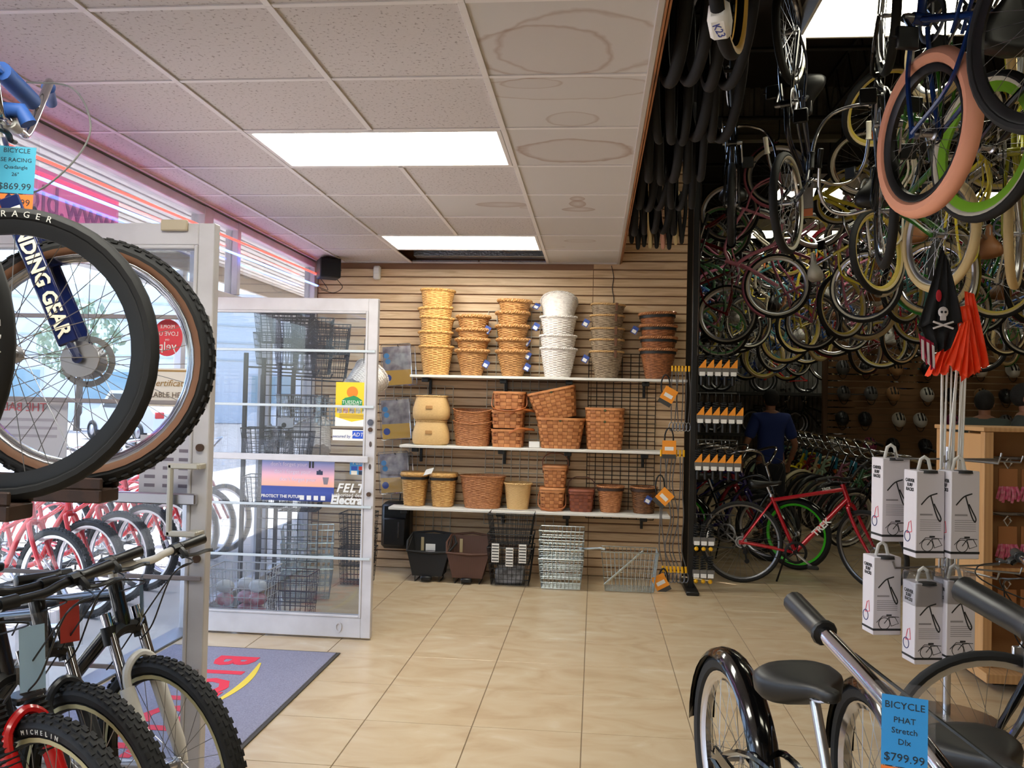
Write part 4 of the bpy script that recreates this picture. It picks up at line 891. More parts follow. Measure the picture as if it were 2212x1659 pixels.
def basket(mw, label, spec, mat, group, rim=None, rimmat=None, band=None, handle=None, tag_at=None, buckles=False, cat='basket', lid=False, hmat=None, button=None):
    """spec=(bottom half x, half y, top half x, half y, height, exponent, stakes, rows, amp)"""
    bx, by, tx, ty, H, e, N, rows, amp = spec[:9]; dip = spec[9] if len(spec) > 9 else 0; per = spec[10] if len(spec) > 10 else 2; fl_ = spec[11] if len(spec) > 11 else 0
    r = root('basket', label=label, cat=cat, group=group, mw=mw)
    put('woven_body', cached(('woven_body',)+spec, lambda: g_weave((bx,by),(tx,ty),H,e,N,rows,amp,fl_,dip,per)), mat if per == 2 else M('splint_gap',(138,78,42),.8), r)
    if per == 4:
        put('cross_splints', cached(('cross_splints',)+spec, lambda: g_weave((bx,by),(tx,ty),H,e,N,rows,amp,fl_,dip,per,1)), mat, r)['kind'] = 'stuff'
        put('upright_splints', cached(('upright_splints',)+spec, lambda: g_weave((bx,by),(tx,ty),H,e,N,rows,amp,fl_,dip,per,2)), SPLD if mat == SPL else SPL2D, r)['kind'] = 'stuff'
    if rim: put('braided_rim', cached(('braid',tx,ty,e,H,rim,dip), lambda: g_braid(tx,ty,e,H,rim,int(300*(tx+ty)/2/.14*.09),dip)), rimmat or mat, r)
    else: put('rim_hoop', cached(('rim_hoop',tx,ty,e,H), lambda: g_hoop(tx,ty,e,H-.008,.018)), rimmat or mat, r)
    if band: u = .90; put('dark_band', cached(('band',)+spec, lambda: g_hoop(bx+(tx-bx)*u, by+(ty-by)*u, e, H*u, .022, .005)), band, r)
    if buckles:
        for x in (tx*.5,): put('strap', cached(('strap',ty,H), lambda: G().box(-.011,.011,-ty-.012,-ty-.006,H-.055,H+.010,.002)), STRAP, r, T((x,0,0)))
    if handle:
        kind, hh = handle; P = {'arch':bez([(-tx-.004,0,H-.05),(-tx-.006,0,H+hh*.55),(-tx*.6,0,H+hh*.95),(0,0,H+hh),(tx*.6,0,H+hh*.95),(tx+.006,0,H+hh*.55),(tx+.004,0,H-.05)],4),
            'side':bez([(.02,-ty-.006,H-.03),(.10,-ty-.02,H+.01),(tx+.05,-ty*.6,H+.005),(tx+.085,0,H-.005),(tx+.05,ty*.6,H+.0),(.02,ty+.006,H-.03)],4),
            'front':bez([(-tx-.006,-.02,H-.02),(-tx-.01,-ty*.7,H-.12),(-tx*.7,-ty-.02,H-.155),(0,-ty-.024,H-.165),(tx*.7,-ty-.02,H-.155),(tx+.01,-ty*.7,H-.12),(tx+.006,-.02,H-.02)],4)}[kind]
        put('handle', cached(('handle',kind,hh)+spec[:5], lambda: G().tube(P, .010, 6, flat=.45)), hmat or SPLH, r)
    if lid:
        put('lid', cached(('lid',tx,ty,H,e), lambda: G().add([(x,y,H+.004) for x,y in (sup(tx+.008,ty+.008,e,2*PI*i/36) for i in range(36))]+[(x,y,H+.022) for x,y in (sup(tx+.003,ty+.003,e,2*PI*i/36) for i in range(36))],[(i,(i+1)%36,36+(i+1)%36,36+i) for i in range(36)]+[tuple(range(36,72)),tuple(range(36))[::-1]])), mat, r)
    if button: put('button', cached(('button',), lambda: G().lathe([(0,-.006),(.010,-.005),(.012,0)],12,'y')), M('green_button',(70,76,40),.5), r, T((0,-ty*button[1]-.006,button[0])))
    if tag_at:
        t = put('swing_tag', cached(('swing_tag',), lambda: G().box(-.026,.026,-.001,.001,-.075,-.012,.0005).tube([(0,0,-.012),(0,.004,.01)],.001,4)), TAGB, r, T(tag_at) @ RY(.5))
        put('barcode', cached(('barcode',), lambda: G().box(-.018,.018,-.0018,-.0012,-.068,-.04)), WHITEP, t)
    return r
# white shelf boards on black brackets
SHELFZ = (1.708, 1.108, .583); SHX = ((-1.575,.756), (-1.645,.64), (-1.72,.632))
for z, (xa, xb), nm, dep in zip(SHELFZ, SHX, ('top','middle','lowest'), (.31,.33,.36)):
    y0 = YW-.03-dep
    r = root('wall_shelf', ((xa+xb)/2, YW-.02, z), '%s long white shelf board on the slat wall' % nm, 'shelf', 'white wall shelves'); o_ = T((-(xa+xb)/2, -YW+.02, -z))
    put('board', mesh('board', G().box(xa, xb, y0, YW-.03, z-.022, z, .003)), WHITE, r, o_)
    for x in (xa+.12, -.78, -.22, .42):
        put('bracket', mesh('bracket', G().box(x-.010, x+.010, YW-.03-dep*.8, YW-.009, z-.036, z-.0222, .002).box(x-.03, x+.03, YW-.03-dep*.8, YW-.02-dep*.8+.03, z-.06, z-.0222, .004).box(x-.012, x+.012, YW-.03, YW-.009, z-.16, z-.036, .002)), BLACKP, r, o_)
YB = 7.315
def px_stack(x0, base, spec, offs, mat, label, group, rim=.010, tilts=None, **kw):
    n = len(offs); ords = {1:['single'],2:['lower','upper'],4:['bottom','second lowest','second highest','top'],5:['bottom','second','middle','fourth','top']}[n]
    for i, dz in enumerate(offs):
        tl = (tilts or {}).get(i, (0,0)); k = dict(kw)
        if k.get('tag_at') and i not in k.get('tags', (0,2)): k['tag_at'] = None
        k.pop('tags', None)
        jx = rnd.uniform(-.006,.006)
        basket(T((x0+jx, YB+rnd.uniform(-.004,.004), base+dz+.001)) @ RZ(rnd.uniform(-.12,.12) if spec[5] < 2.3 else 0) @ RY(tl[0]) @ RX(tl[1]), '%s %s' % (ords[i], label), spec, mat, group, rim, **k)
z0 = SHELFZ[0]
px_stack(-1.385, z0, (.108,.095,.146,.125,.245,2.2,20,24,.0034), (0,.125,.25,.335,.49), W_YEL, 'honey coloured wicker basket in the leftmost top shelf stack', 'honey wicker basket stack', .010, {2:(.05,0),3:(-.04,.02),4:(.03,0)}, buckles=False)
px_stack(-1.06, z0, (.088,.085,.140,.125,.215,2.3,19,22,.0034), (0,.095,.180,.295), W_TAN, 'tan wicker basket with braided rim in the four high stack', 'short tan wicker stack', .014, tag_at=(.15,-.06,.14), tags=(0,3))
px_stack(-.715, z0, (.088,.085,.140,.125,.215,2.3,19,22,.0034), (0,.10,.215,.33,.435), W_TAN, 'tan wicker basket with braided rim in the five high stack', 'tall tan wicker stack', .014, {4:(.03,.03)}, tag_at=(.15,-.06,.12), tags=(0,1,2))
px_stack(-.325, z0, (.108,.10,.156,.135,.245,2.2,22,24,.0034), (0,.108,.262), W_WHT, 'white', 'white wicker stack', .009) if False else None
for i, (dz, rot, lb) in enumerate(((0,(.02,0),'white wicker basket at the bottom of the white stack'),(.108,(0,0),'white wicker basket second from the bottom of the white stack'),(.27,(.0,.02),'white wicker basket under the tipped one in the white stack'),(.455,(0,-.62),'white wicker basket tipped backwards on top of the white stack'))):
    basket(T((-.325,YB-(.07 if i == 3 else 0),z0+dz+.001)) @ RY(rot[0]) @ RX(rot[1]), lb, (.108,.10,.156,.135,.245,2.2,22,24,.0034), W_WHT, 'white wicker basket stack', .009, tag_at=(-.17,-.04,.2) if i in (2,3) else None)
px_stack(.088, z0, (.092,.088,.142,.125,.225,2.3,19,22,.0034), (0,.10,.195,.305,.40), W_GRY, 'grey wicker basket with leather straps in the grey stack', 'grey wicker stack', .008, {4:(.03,0)}, buckles=True, rimmat=M('pale_rim',(196,156,104),.6), tag_at=(-.16,-.05,.2), tags=(0,3))
px_stack(.525, z0, (.102,.095,.152,.132,.25,2.3,20,24,.0034), (0,.10,.20,.305), W_BRN, 'red brown wicker basket with black band in the rightmost stack', 'black banded wicker stack', .011, {3:(-.05,0)}, band=M('black_band',(22,20,20),.6), rimmat=W_RED, tag_at=(-.18,-.05,.25), tags=(2,))
# middle shelf
z1 = SHELFZ[1]
def chest(mw, label):
    r = root('basket', label=label, cat='basket', group='pale rattan chests', mw=mw)
    pr = [(0,.86),(.08,.96),(.25,1.0),(.5,.98),(.8,.87),(1,.80)]; V = []; n = 44
    for u, k in pr: V += [(*sup(.160*k,.115*k,3.2,2*PI*i/n), .205*u) for i in range(n)]
    g = G().add(V, [(j*n+i, j*n+(i+1)%n, (j+1)*n+(i+1)%n, (j+1)*n+i) for j in range(5) for i in range(n)]+[tuple(range(n))[::-1], tuple(5*n+i for i in range(n))])
    put('woven_body', CACHE.setdefault(('chest',), mesh('chest', g, 60)), RAT, r)
    put('braided_rim', cached(('chest_rim',), lambda: g_braid(.130,.093,3.2,.205,.007,24)), RAT, r)
    put('clasp', cached(('chest_clasp',), lambda: G().box(-.03,.03,-.121,-.115,.095,.125,.003)), M('rattan_clasp',(188,140,84),.6), r)
chest(T((-1.405,YB-.02,z1+.001)), 'pale smooth rattan chest standing on the middle shelf under its twin')
chest(T((-1.405,YB-.02,z1+.214)), 'pale smooth rattan chest on top of its twin')
for dz, w_ in ((0,'lower'),(.10,'upper')):
    basket(T((-1.045,YB,z1+dz+.001)), '%s tall red brown wicker basket of the nested pair on the middle shelf' % w_, (.142,.115,.172,.135,.215,2.4,24,22,.0036,.028), W_RED, 'nested red brown wicker pair', .005)
for i, lb in enumerate(('bottom','middle','top')):
    basket(T((-.735+(.01 if i == 2 else 0),YB-.02,z1+.001+i*.160)), '%s square orange splint basket with swing handle in the stack of three' % lb, (.128,.105,.138,.115,.15,6,9,5,.0030,0,4), SPL, 'stack of splint baskets with handles', None, handle=('side',.1) if i < 2 else ('front',.1))
basket(T((-.285,YB-.02,z1+.001)), 'large flared splint tub standing upright on the middle shelf', (.160,.115,.205,.15,.258,5,15,9,.0032,0,4), SPL, 'large splint tubs', None, button=(.235,.93))
basket(T((-.315,YB-.02,z1+.245)) @ RY(-.22), 'large flared splint tub lying tilted in the upright one', (.160,.115,.205,.15,.258,5,15,9,.0032,0,4), SPL, 'large splint tubs', None, button=(.235,.93))
for dz, w_ in ((0,'lower'),(.095,'upper')):
    basket(T((.085,YB,z1+dz+.001)), '%s deep splint basket of the nested pair beside the black grid' % w_, (.145,.115,.165,.13,.255,5,14,10,.0030,0,4), SPL, 'nested deep splint pair', None, button=(.235,.95))
sg = tag(put('price_label', mesh('price_label', G().box(-.545,-.455,7.16,7.163,1.115,1.165,.001)), WHITEP), 'small white card standing between splint stack and tilted tub', 'card')
# lowest shelf
z2 = SHELFZ[2]; YL = 7.29
for (x, lb) in ((-1.535,'yellow wicker pannier basket with black rim band, first of the pair'),(-1.285,'yellow wicker pannier basket with black rim band, second of the pair')):
    basket(T((x,YL,z2+.001)), lb, (.088,.085,.115,.11,.265,3.2,17,26,.004), W_YEL, 'yellow pannier baskets', .008, band=M('black_band',(22,20,20),.6), lid=True)
o = tag(put('pannier_tag', mesh('pannier_tag', G().slab([(-1.44,7.17,.85),(-1.37,7.17,.87),(-1.35,7.18,.92),(-1.42,7.18,.90)],(0,.002,0))), WHITEP), 'white swing ticket between the yellow pannier baskets', 'ticket')
basket(T((-.945,YL,z2+.001)), 'wide oval tan wicker basket on the lowest shelf', (.150,.115,.195,.14,.27,2.3,26,26,.0034), W_RED, 'wicker baskets on the lowest shelf', .006)
basket(T((-.64,YL,z2+.001)), 'small smooth pale beige tub basket on the lowest shelf', (.090,.085,.116,.11,.215,2.4,40,30,.0012), RAT, 'wicker baskets on the lowest shelf', .008)
basket(T((-.345,YL,z2+.001)), 'small splint basket with lowered handle under a lidded one', (.095,.09,.106,.10,.172,6,9,6,.0030,0,4), SPL, 'small splint baskets', None, handle=('front',.1), lid=True)
basket(T((-.325,YL,z2+.200)), 'small lidded splint basket with raised arch handle on another', (.088,.085,.100,.095,.160,6,9,6,.0030,0,4), SPL, 'small splint baskets', None, handle=('arch',.12), lid=True, hmat=M('brown_handle',(140,78,50),.5))
basket(T((-.10,YL,z2+.001)), 'dark reddish splint basket with arch handle and a card on its lid', (.092,.088,.104,.10,.165,6,9,6,.0030,0,4), SPL2, 'small splint baskets', None, handle=('arch',.12), lid=True, hmat=M('dark_handle',(96,56,44),.5))
basket(T((.145,YL,z2+.001)), 'brown wicker basket with dark band second from the right on the lowest shelf', (.082,.08,.112,.105,.215,2.6,18,24,.004), W_RED, 'wicker baskets on the lowest shelf', .007, band=M('dark_leather',(54,34,24),.6), buckles=False)
basket(T((.425,YL,z2+.001)), 'dark brown round wicker basket with blue ticket on the lowest shelf', (.085,.085,.110,.105,.215,2.1,18,24,.004), W_DRK, 'wicker baskets on the lowest shelf', .007, rimmat=W_RED, tag_at=(.05,-.12,.16), band=M('dark_leather',(54,34,24),.6))
# ---- wire grid panels hooked on the slat wall
def grid(x0, x1, z0, z1, mat, label, y=YW-.022):
    r = root('grid_panel', ((x0+x1)/2, y, z0), label, 'grid panel', 'wire grid panels'); o_ = T((-(x0+x1)/2, -y, -z0)); p = .0762
    nx = round((x1-x0)/p); nz = round((z1-z0)/p); g = G()
    for i in range(nx+1): x = x0+(x1-x0)*i/nx; put('upright_wire', mesh('upright_wire', G().tube([(x,y,z0),(x,y,z1)], .0032, 6)), mat, r, o_)
    for j in range(nz+1): z = z0+(z1-z0)*j/nz; put('cross_wire', mesh('cross_wire', G().tube([(x0,y+.006,z),(x1,y+.006,z)], .0032, 6)), mat, r, o_)
GRW = M('grey_white_wire', (196,190,178), .4, .3); GRB = M('black_wire', (20,20,21), .45)
grid(-.95,-.34,.42,2.29,GRW,'tall pale wire grid panel behind the white and tan baskets')
grid(-1.86,-1.25,.30,1.62,GRW,'pale wire grid panel carrying blister packs beside the glass door')
grid(-.06,.52,.50,1.93,GRB,'black wire grid panel behind the deep splint baskets')
# ---- blister packs with yellow and blue cards
PKY = M('yellow_pack_card', (240,190,70), .55); PKB = M('pack_photo', (196,190,196), .5, noise=(14,1), col2=(126,116,130)); PKC = M('pack_blue', (70,150,215), .5)
for (x, z, lb) in ((-1.72,1.62,'highest'),(-1.72,1.15,'middle'),(-1.72,.68,'lowest')):
    r = root('blister_pack', (x,YW-.14,z), '%s clear blister pack with yellow and blue card beside the glass door' % lb, 'pack', 'blister packs beside the door')
    put('backing_card', G().box(-.125,.125,.0,.002,0,.13), PKY, r, RY(-.08)); put('photo_card', G().box(-.125,.125,.0,.002,.13,.34), PKB, r, RY(-.08))
    put('clear_blister', G().box(-.135,.135,-.035,-.001,-.01,.36,.012), PLASTIC, r, RY(-.08)); put('rear_pack', G().box(-.11,.155,.02,.09,-.01,.34,.012), PLASTIC, r, RY(-.08))
    for q, zz in enumerate((.26,.21)): put('blue_roundel', G().lathe([(0,-.0015),(.024,-.0015),(.024,0)],16,'y'), PKC, r, RY(-.08) @ T((-.09+.01*q,0,zz)))
    put('brand_roundel', G().lathe([(0,-.0015),(.030,-.0015),(.030,0)],18,'y'), M('pack_navy',(50,80,170),.5), r, RY(-.08) @ T((-.085,0,.065)))
    put('peg_hook', G().tube([(0,.115,.335),(0,-.05,.335),(0,-.06,.35)],.003,5), BLACKP, r)
# ---- wire baskets standing on the floor
def wire_basket(mw, label, tx, ty, bx, by, H, mat, group, nx=9, ny=7, nz=6, parent_label=None, cat='wire basket', extra=None):
    r = root('wire_basket', label=label, cat=cat, group=group, mw=mw); k = ('wb',tx,ty,bx,by,H,nx,ny,nz); q = .0022
    def rect(u): a, b = bx+(tx-bx)*u, by+(ty-by)*u; return [(-a,-b,H*u),(a,-b,H*u),(a,b,H*u),(-a,b,H*u)]
    def sides(ax):
        g = G()
        if ax == 'x':
            for i in range(nx+1):
                t = -1+2*i/nx
                for s in (-1,1): g.tube([(bx*t,s*by,0),(tx*t,s*ty,H)], q, 5)
                g.tube([(bx*t,-by,0),(bx*t,by,0)], q, 5)
        else:
            for i in range(ny+1):
                t = -1+2*i/ny
                for s in (-1,1): g.tube([(s*bx,by*t,0),(s*tx,ty*t,H)], q, 5)
                g.tube([(-bx,by*t,0),(bx,by*t,0)], q, 5)
        return g
    def hoops():
        g = G()
        for j in range(nz): g.tube(rect(j/nz)+[rect(j/nz)[0]], q, 5)
        return g
    put('front_back_wires', cached(k+('x',), lambda: sides('x')), mat, r); put('side_wires', cached(k+('y',), lambda: sides('y')), mat, r); put('ring_wires', cached(k+('h',), hoops), mat, r)
    put('rim_wire', cached(k+('r',), lambda: G().tube(rect(1)+[rect(1)[0]], .0045, 6)), mat, r)
    return r
for i in range(3):
    wire_basket(T((-.66,7.02,.012+i*.16)), ('lowest','middle','top')[i]+' black wire basket in the stack on the floor under the shelves', .185,.14,.150,.11,.25 if i else .30, GRB, 'black wire basket stack', 9, 6, 7)
g = G().box(-.78,-.55,6.93,7.09,.016,.14,.01)
tag(put('packed_fittings', g, M('grey_bagged_fittings',(70,70,74),.3,noise=(20,.9),col2=(150,152,158))), 'bagged grey fittings packed inside the black wire basket stack', 'bag')
for (x, z) in ((-.775,.20),(-.66,.17),(-.555,.20)):
    o = put('barcode_card', mesh('barcode_card', G().box(x-.03,x+.03,6.860,6.862,z,z+.15)), WHITEP); tag(o, 'white barcode card hanging in the black wire basket stack, %s' % {-.775:'first from the brown basket',-.66:'between the other two',-.555:'nearest the chrome stack'}[x], 'card', 'barcode cards in the black wire baskets')
    for j in range(6): put('print_line', mesh('print_line', G().box(x-.027,x+.027,6.8588,6.8598,z+.012+j*.023,z+.020+j*.023)), BLACKP, o)
CHW = M('zinc_wire', (190,200,200), .25, .9)
for i in range(4):
    wire_basket(T((-.245,6.98,.010+i*.075)), ('lowest','second','third','top')[i]+' zinc wire basket in the nested stack beside the black one', .180,.14,.155,.115,.235, CHW, 'nested zinc wire baskets', 10, 7, 5)
wire_basket(T((.30,6.98,.010)), 'single zinc wire basket with mounting bars standing nearest the cable locks', .225,.14,.19,.11,.31, CHW, 'zinc wire baskets on the floor', 13, 7, 3)
o = tag(put('mounting_bar', G().tube([(.10,6.85,.06),(.40,6.855,.335)], .009, 6, flat=.5), CHW), 'flat zinc bar leaning across the single wire basket', 'bar')
o = tag(put('mounting_bar', G().tube([(-.10,6.9,.325),(.07,6.86,.345),(.10,6.855,.335)], .009, 6, flat=.5), CHW), 'flat zinc bar sticking out over the rim of the single wire basket', 'bar')
def mesh_bin(x, y, mat, label, tk):
    r = root('carrier_basket', (x,y,0), label, 'basket', 'slope-fronted carrier baskets'); a0, a1, b0, b1, H = .125, .175, .10, .15, .30; z0_ = .06; V = [(-a0,-b0,z0_),(a0,-b0,z0_),(a0,b0,z0_),(-a0,b0,z0_),(-a1,-b1*.6,z0_+H*.62),(a1,-b1*.6,z0_+H*.62),(a1,b1,z0_+H),(-a1,b1,z0_+H)]
    q = [(0,3,2,1)]; put('base', G().add(V[:4]+[(v[0],v[1],v[2]-.012) for v in V[:4]], [(0,1,2,3),(7,6,5,4),(0,4,5,1),(1,5,6,2),(2,6,7,3),(3,7,4,0)]), mat, r)
    def panel(nm, i):
        c = sum((Vector(V[k]) for k in range(8)), Vector())/8; P = [Vector(V[k]) for k in i]; n = (P[1]-P[0]).cross(P[2]-P[0]).normalized(); 
        if n.dot(P[0]-c) > 0: n = -n
        put(nm, G().slab(P, n*.006), mat, r)
    panel('front_panel',(0,1,5,4)); panel('side_panel',(1,2,6,5)); panel('side_panel',(3,0,4,7)); panel('back_panel',(2,3,7,6))
    put('rim', G().tube(bez([V[4],V[5],V[6],V[7],V[4]],2)[:-1], .010, 6, closed=True), mat, r)
    put('inner_tape', G().box(-.10,-.075,b1*.80,b1*.80+.003,z0_+.06,z0_+H*.9), M('pale_tape',(190,170,130),.6), r)
    put('clip_foot', G().box(-.05,.04,-b0-.035,-b0+.01,.012,.05,.008).box(-.03,.02,-b0-.04,-b0-.034,.026,.036), BLACKP, r); put('foot_frame', G().tube([(-.1,-b0,.048),(-.1,-b0,.004),(-.1,b0,.004),(-.1,b0,.048)],.004,5).tube([(.1,-b0,.048),(.1,-b0,.004),(.1,b0,.004),(.1,b0,.048)],.004,5), BLACKP, r)
    if tk: put('ticket', G().box(-.03,.05,-.03,-.028,z0_+H*.62,z0_+H*.8).box(-.03,.05,-.031,-.029,z0_+H*.55,z0_+H*.6), WHITEP, r)
mesh_bin(-1.345,7.05,M('black_mesh_cloth',(24,23,23),.7),'black slope-fronted carrier basket on the floor beside the brown one',True)
mesh_bin(-1.01,7.03,M('brown_weave_plastic',(92,58,42),.6,wave=(40,1,.5)),'brown slope-fronted carrier basket on the floor between two black ones',False)
r = root('pannier_bag', (-1.70,YW-.09,.20), 'glossy black pannier bag hanging on the pale grid beside the door', 'bag')
put('bag_body', G().box(-.125,.125,-.13,.05,0,.40,.03), M('black_nylon',(14,14,15),.35,bump=(30,.4)), r); put('front_pocket', G().box(-.10,.10,-.155,-.128,.03,.27,.012), M('black_nylon2',(18,18,19),.4), r); put('reflective_strip', G().box(.03,.045,-.158,-.154,.10,.24), CHROME, r); put('hanging_hook', G().tube([(0,.04,.40),(0,.06,.45),(0,.03,.47)],.005,6), BLACKP, r)
# ---- black end post with rows of cable locks, long cables in front
XPo = .795
r = root('display_post', (XPo,7.05,0), 'tall black display post at the end of the slat wall', 'post')
put('upright', G().box(-.022,.022,-.03,.03,0,3.55,.004), BLACKP, r); put('edge_strip', G().box(.0225,.026,-.02,.02,1.9,3.0), CHROME, r); put('foot', G().box(-.05,.05,-.20,.35,0,.03,.006), BLACKP, r)
for zz in (1.98,1.60,1.22,.62,.36):
    put('hook_bar', G().tube([(.0,-.02,zz),(.34,-.02,zz)],.006,6), BLACKP, r)
CARDG = M('grey_lock_card',(104,100,96),.6)
def lock_pack(x, z, i, row, small):
    r = root('lock_pack', (x,7.02,z), '%s cable lock card, %s in the %s row of the display post' % ('yellow capped grey' if small else 'orange and grey', names[i].replace('nearest','first'), row), 'lock', 'cable locks on the display post')
    put('coil', cached(('lock_coil',small), lambda: G().tube([(.020*math.cos(t*1.3), .012*math.sin(t*1.3)-.012*0, .0-.006*0+.16-.004*t) for t in [k*.6 for k in range(48)]], .0055, 5)), BLACK, r)
    put('card', cached(('lock_card',small), lambda: G().slab([(-.030,-.03,-.0),(.030,-.03,-.0),(.030,-.03,.055),(-.030,-.03,.055)],(0,.002,0))), CARDG, r)
    if not small: put('orange_flag', cached(('lock_flag',), lambda: G().slab([(-.030,-.03,.056),(.030,-.03,.056),(.030,-.03,.125),(.018,-.03,.118)],(0,.002,0))), ORANGE, r)
    put('barcode', cached(('lock_barcode',), lambda: G().box(-.022,.022,-.033,-.0305,-.008,.024)), WHITEP, r)
    put('lock_head', cached(('lock_head',small), lambda: G().lathe([(0,-.085),(.014,-.083),(.016,-.05),(.016,-.014),(.010,-.012),(0,-.012)],10) if not small else G().sphere((0,-.01,-.04),.018,10)), YELLOW if small else BLACKP, r)
    put('hook_loop', cached(('lock_loop',), lambda: G().tube([(0,0,.17),(0,-.02,.21),(0,0,.235)],.004,5)), BLACKP, r)
for row, z, n, x0_, sm_ in (('top',1.745,5,.855,0),('second',1.365,6,.845,0),('third',.985,6,.835,0),('fourth',.385,3,.835,1),('lowest',.125,3,.835,1)):
    for i in range(n): lock_pack(x0_+i*(.072 if not sm_ else .066)*.86, z, i, row, sm_)
CABL = M('sleeved_steel_cable',(120,120,124),.3,.6)
for i in range(7):
    x = .54+i*.03; r = root('cable_lock', (x,7.0-.006*(i%3),1.10), 'long sleeved steel cable with yellow ends, %s of the bundle by the lowest shelf end' % names[i], 'cable', 'long steel cables by the display post')
    w1 = rnd.uniform(-.03,.03); put('cable', G().tube(bez([(0,0,0),(w1,0,-.25),(-w1,0,-.5),(w1*.6,0,-.75),(.03,0,-.90)],5), .0045, 6), CABL, r)
    put('end_sleeve', G().tube([(0,0,-.02),(0,0,.035)], .009, 8), YELLOW, r); put('lower_sleeve', G().tube([(.03,0,-.90),(.035,0,-.95)], .010, 8), YELLOW, r); put('end_loop', G().tube([(.035+.02*math.cos(t),0,-.99+.04*math.sin(t)) for t in [k*PI/6 for k in range(12)]], .0045, 5, closed=True), CABL, r)
for i in range(6):
    x = .62+i*.027; r = root('short_cable', (x,7.03,1.78), 'grey cable with yellow cap, %s of those above the coiled locks' % names[i], 'cable', 'upper steel cables by the display post')
    put('cable', G().tube(bez([(0,0,0),(rnd.uniform(-.015,.015),0,-.2),(0,0,-.42)],5), .004, 6), CABL, r); put('end_sleeve', G().tube([(0,0,-.01),(0,0,.035)], .008, 8), YELLOW, r); put('end_loop', G().tube([(.018*math.cos(t),0,-.46+.035*math.sin(t)) for t in [k*PI/6 for k in range(12)]], .004, 5, closed=True), CABL, r)
for (x, z, rt, lb) in ((.60,1.10,0,'upright orange card on coiled cable lock beside the middle shelf'),(.565,1.53,.5,'slanted orange card on black cable beneath the top shelf end'),(.535,.72,.75,'orange diamond-turned card beside the lowest shelf end'),(.575,.03,-.5,'orange and black card on the lock lying at the foot of the post')):
    r = root('orange_lock_card', (x,6.96,z), lb, 'card', 'orange lock cards'); put('card', G().box(-.055,.055,0,.002,0,.11), ORANGE, r, RY(rt)); put('dark_strip', G().box(-.055,.055,0,.002,-.035,-.001), M('dark_card',(60,58,56),.6), r, RY(rt)); put('print_panel', G().box(-.035,.035,-.001,0,.03,.06), WHITEP, r, RY(rt))
    put('coiled_cable', G().tube([(.05*math.cos(t)*(.7),.03+.006*math.sin(t*.3),.0+.09*math.sin(t)) for t in [k*PI/8 for k in range(48)]], .006, 5), BLACK, r, T((0,0,.12 if z > .5 else .06)))
# ---- loudspeaker, small sensor, trailing wires on the wall
r = root('loudspeaker', (-2.33,7.22,2.53), 'small black box loudspeaker in the corner under the ceiling', 'loudspeaker')
put('cabinet', G().box(-.09,.09,-.09,.09,0,.17,.008), M('speaker_vinyl',(26,24,25),.6), r, RZ(.5)); put('grille', G().box(-.082,.082,-.096,-.0905,.008,.162,.003), M('speaker_cloth',(16,16,16),.9), r, RZ(.5)); put('mount_arm', G().tube([(0,.07,.09),(.03,.24,.11)],.012,6), BLACKP, r); put('lead', G().tube(bez([(.06,.06,.0),(.09,.12,-.06),(.02,.1,-.11),(-.08,.05,-.09)],5),.003,5), BLACKP, r)
r = root('motion_sensor', (-1.96,YW-.04,2.56), 'little white motion sensor box high on the slat wall', 'sensor'); put('housing', G().box(-.03,.03,-.03,.03,0,.12,.01), WHITE, r); put('lens', G().box(-.022,.022,-.034,-.029,.05,.10,.004), WHITEP, r)
tag(put('wall_wire', G().tube(bez([(.12,YW-.012,2.70),(.14,YW-.014,2.6),(.13,YW-.014,2.5),(.145,YW-.014,2.41),(.135,YW-.014,2.33)],5),.003,5), BLACKP), 'thin dark wire trailing down the slat wall above the grey baskets', 'wire')
# ================================================================ OUTSIDE
CONC = M('pale_concrete', (196,192,186), .9, noise=(2,.4), col2=(170,166,160))
struct('ground', G().box(-7.5, XW-.12, -8, 30, -.12, -.02), CONC)
struct('road', G().box(-60, -7.5, -20, 90, -.14, -.06), M('asphalt', (120,118,118), .9, noise=(3,.4)))
aw = root('entrance_awning', (XW-.12,4.5,2.95), 'long pale corrugated awning over the pavement outside the storefront', 'awning'); o_ = T((-(XW-.12),-4.5,-2.95))
AWM = M('awning_white', (226,224,226), .5)
for i in range(17):
    x = XW-.14-i*.105; put('soffit_strip', cached(('soffit_strip',), lambda: G().box(-.076,0,-4.0,14,2.97,3.0,.004)), AWM, aw, o_ @ T((x,0,0))); put('soffit_groove', cached(('soffit_groove',), lambda: G().box(-.112,.006,-4.0,14,3.0005,3.02)), M('groove_grey',(110,106,112),.8), aw, o_ @ T((x,0,0)))
put('roof_sheet', G().box(-4.36,XW-.125,-4,14,3.06,3.09), AWM, aw, o_); put('fascia', G().box(-4.36,-4.31,-4,14,2.80,3.12,.004), M('awning_fascia',(170,166,164),.6), aw, o_)
for y in (8.6,-1.0): put('post', G().box(-4.40,-4.32,y-.05,y+.05,-.02,2.8,.005), FRAMEW, aw, o_)
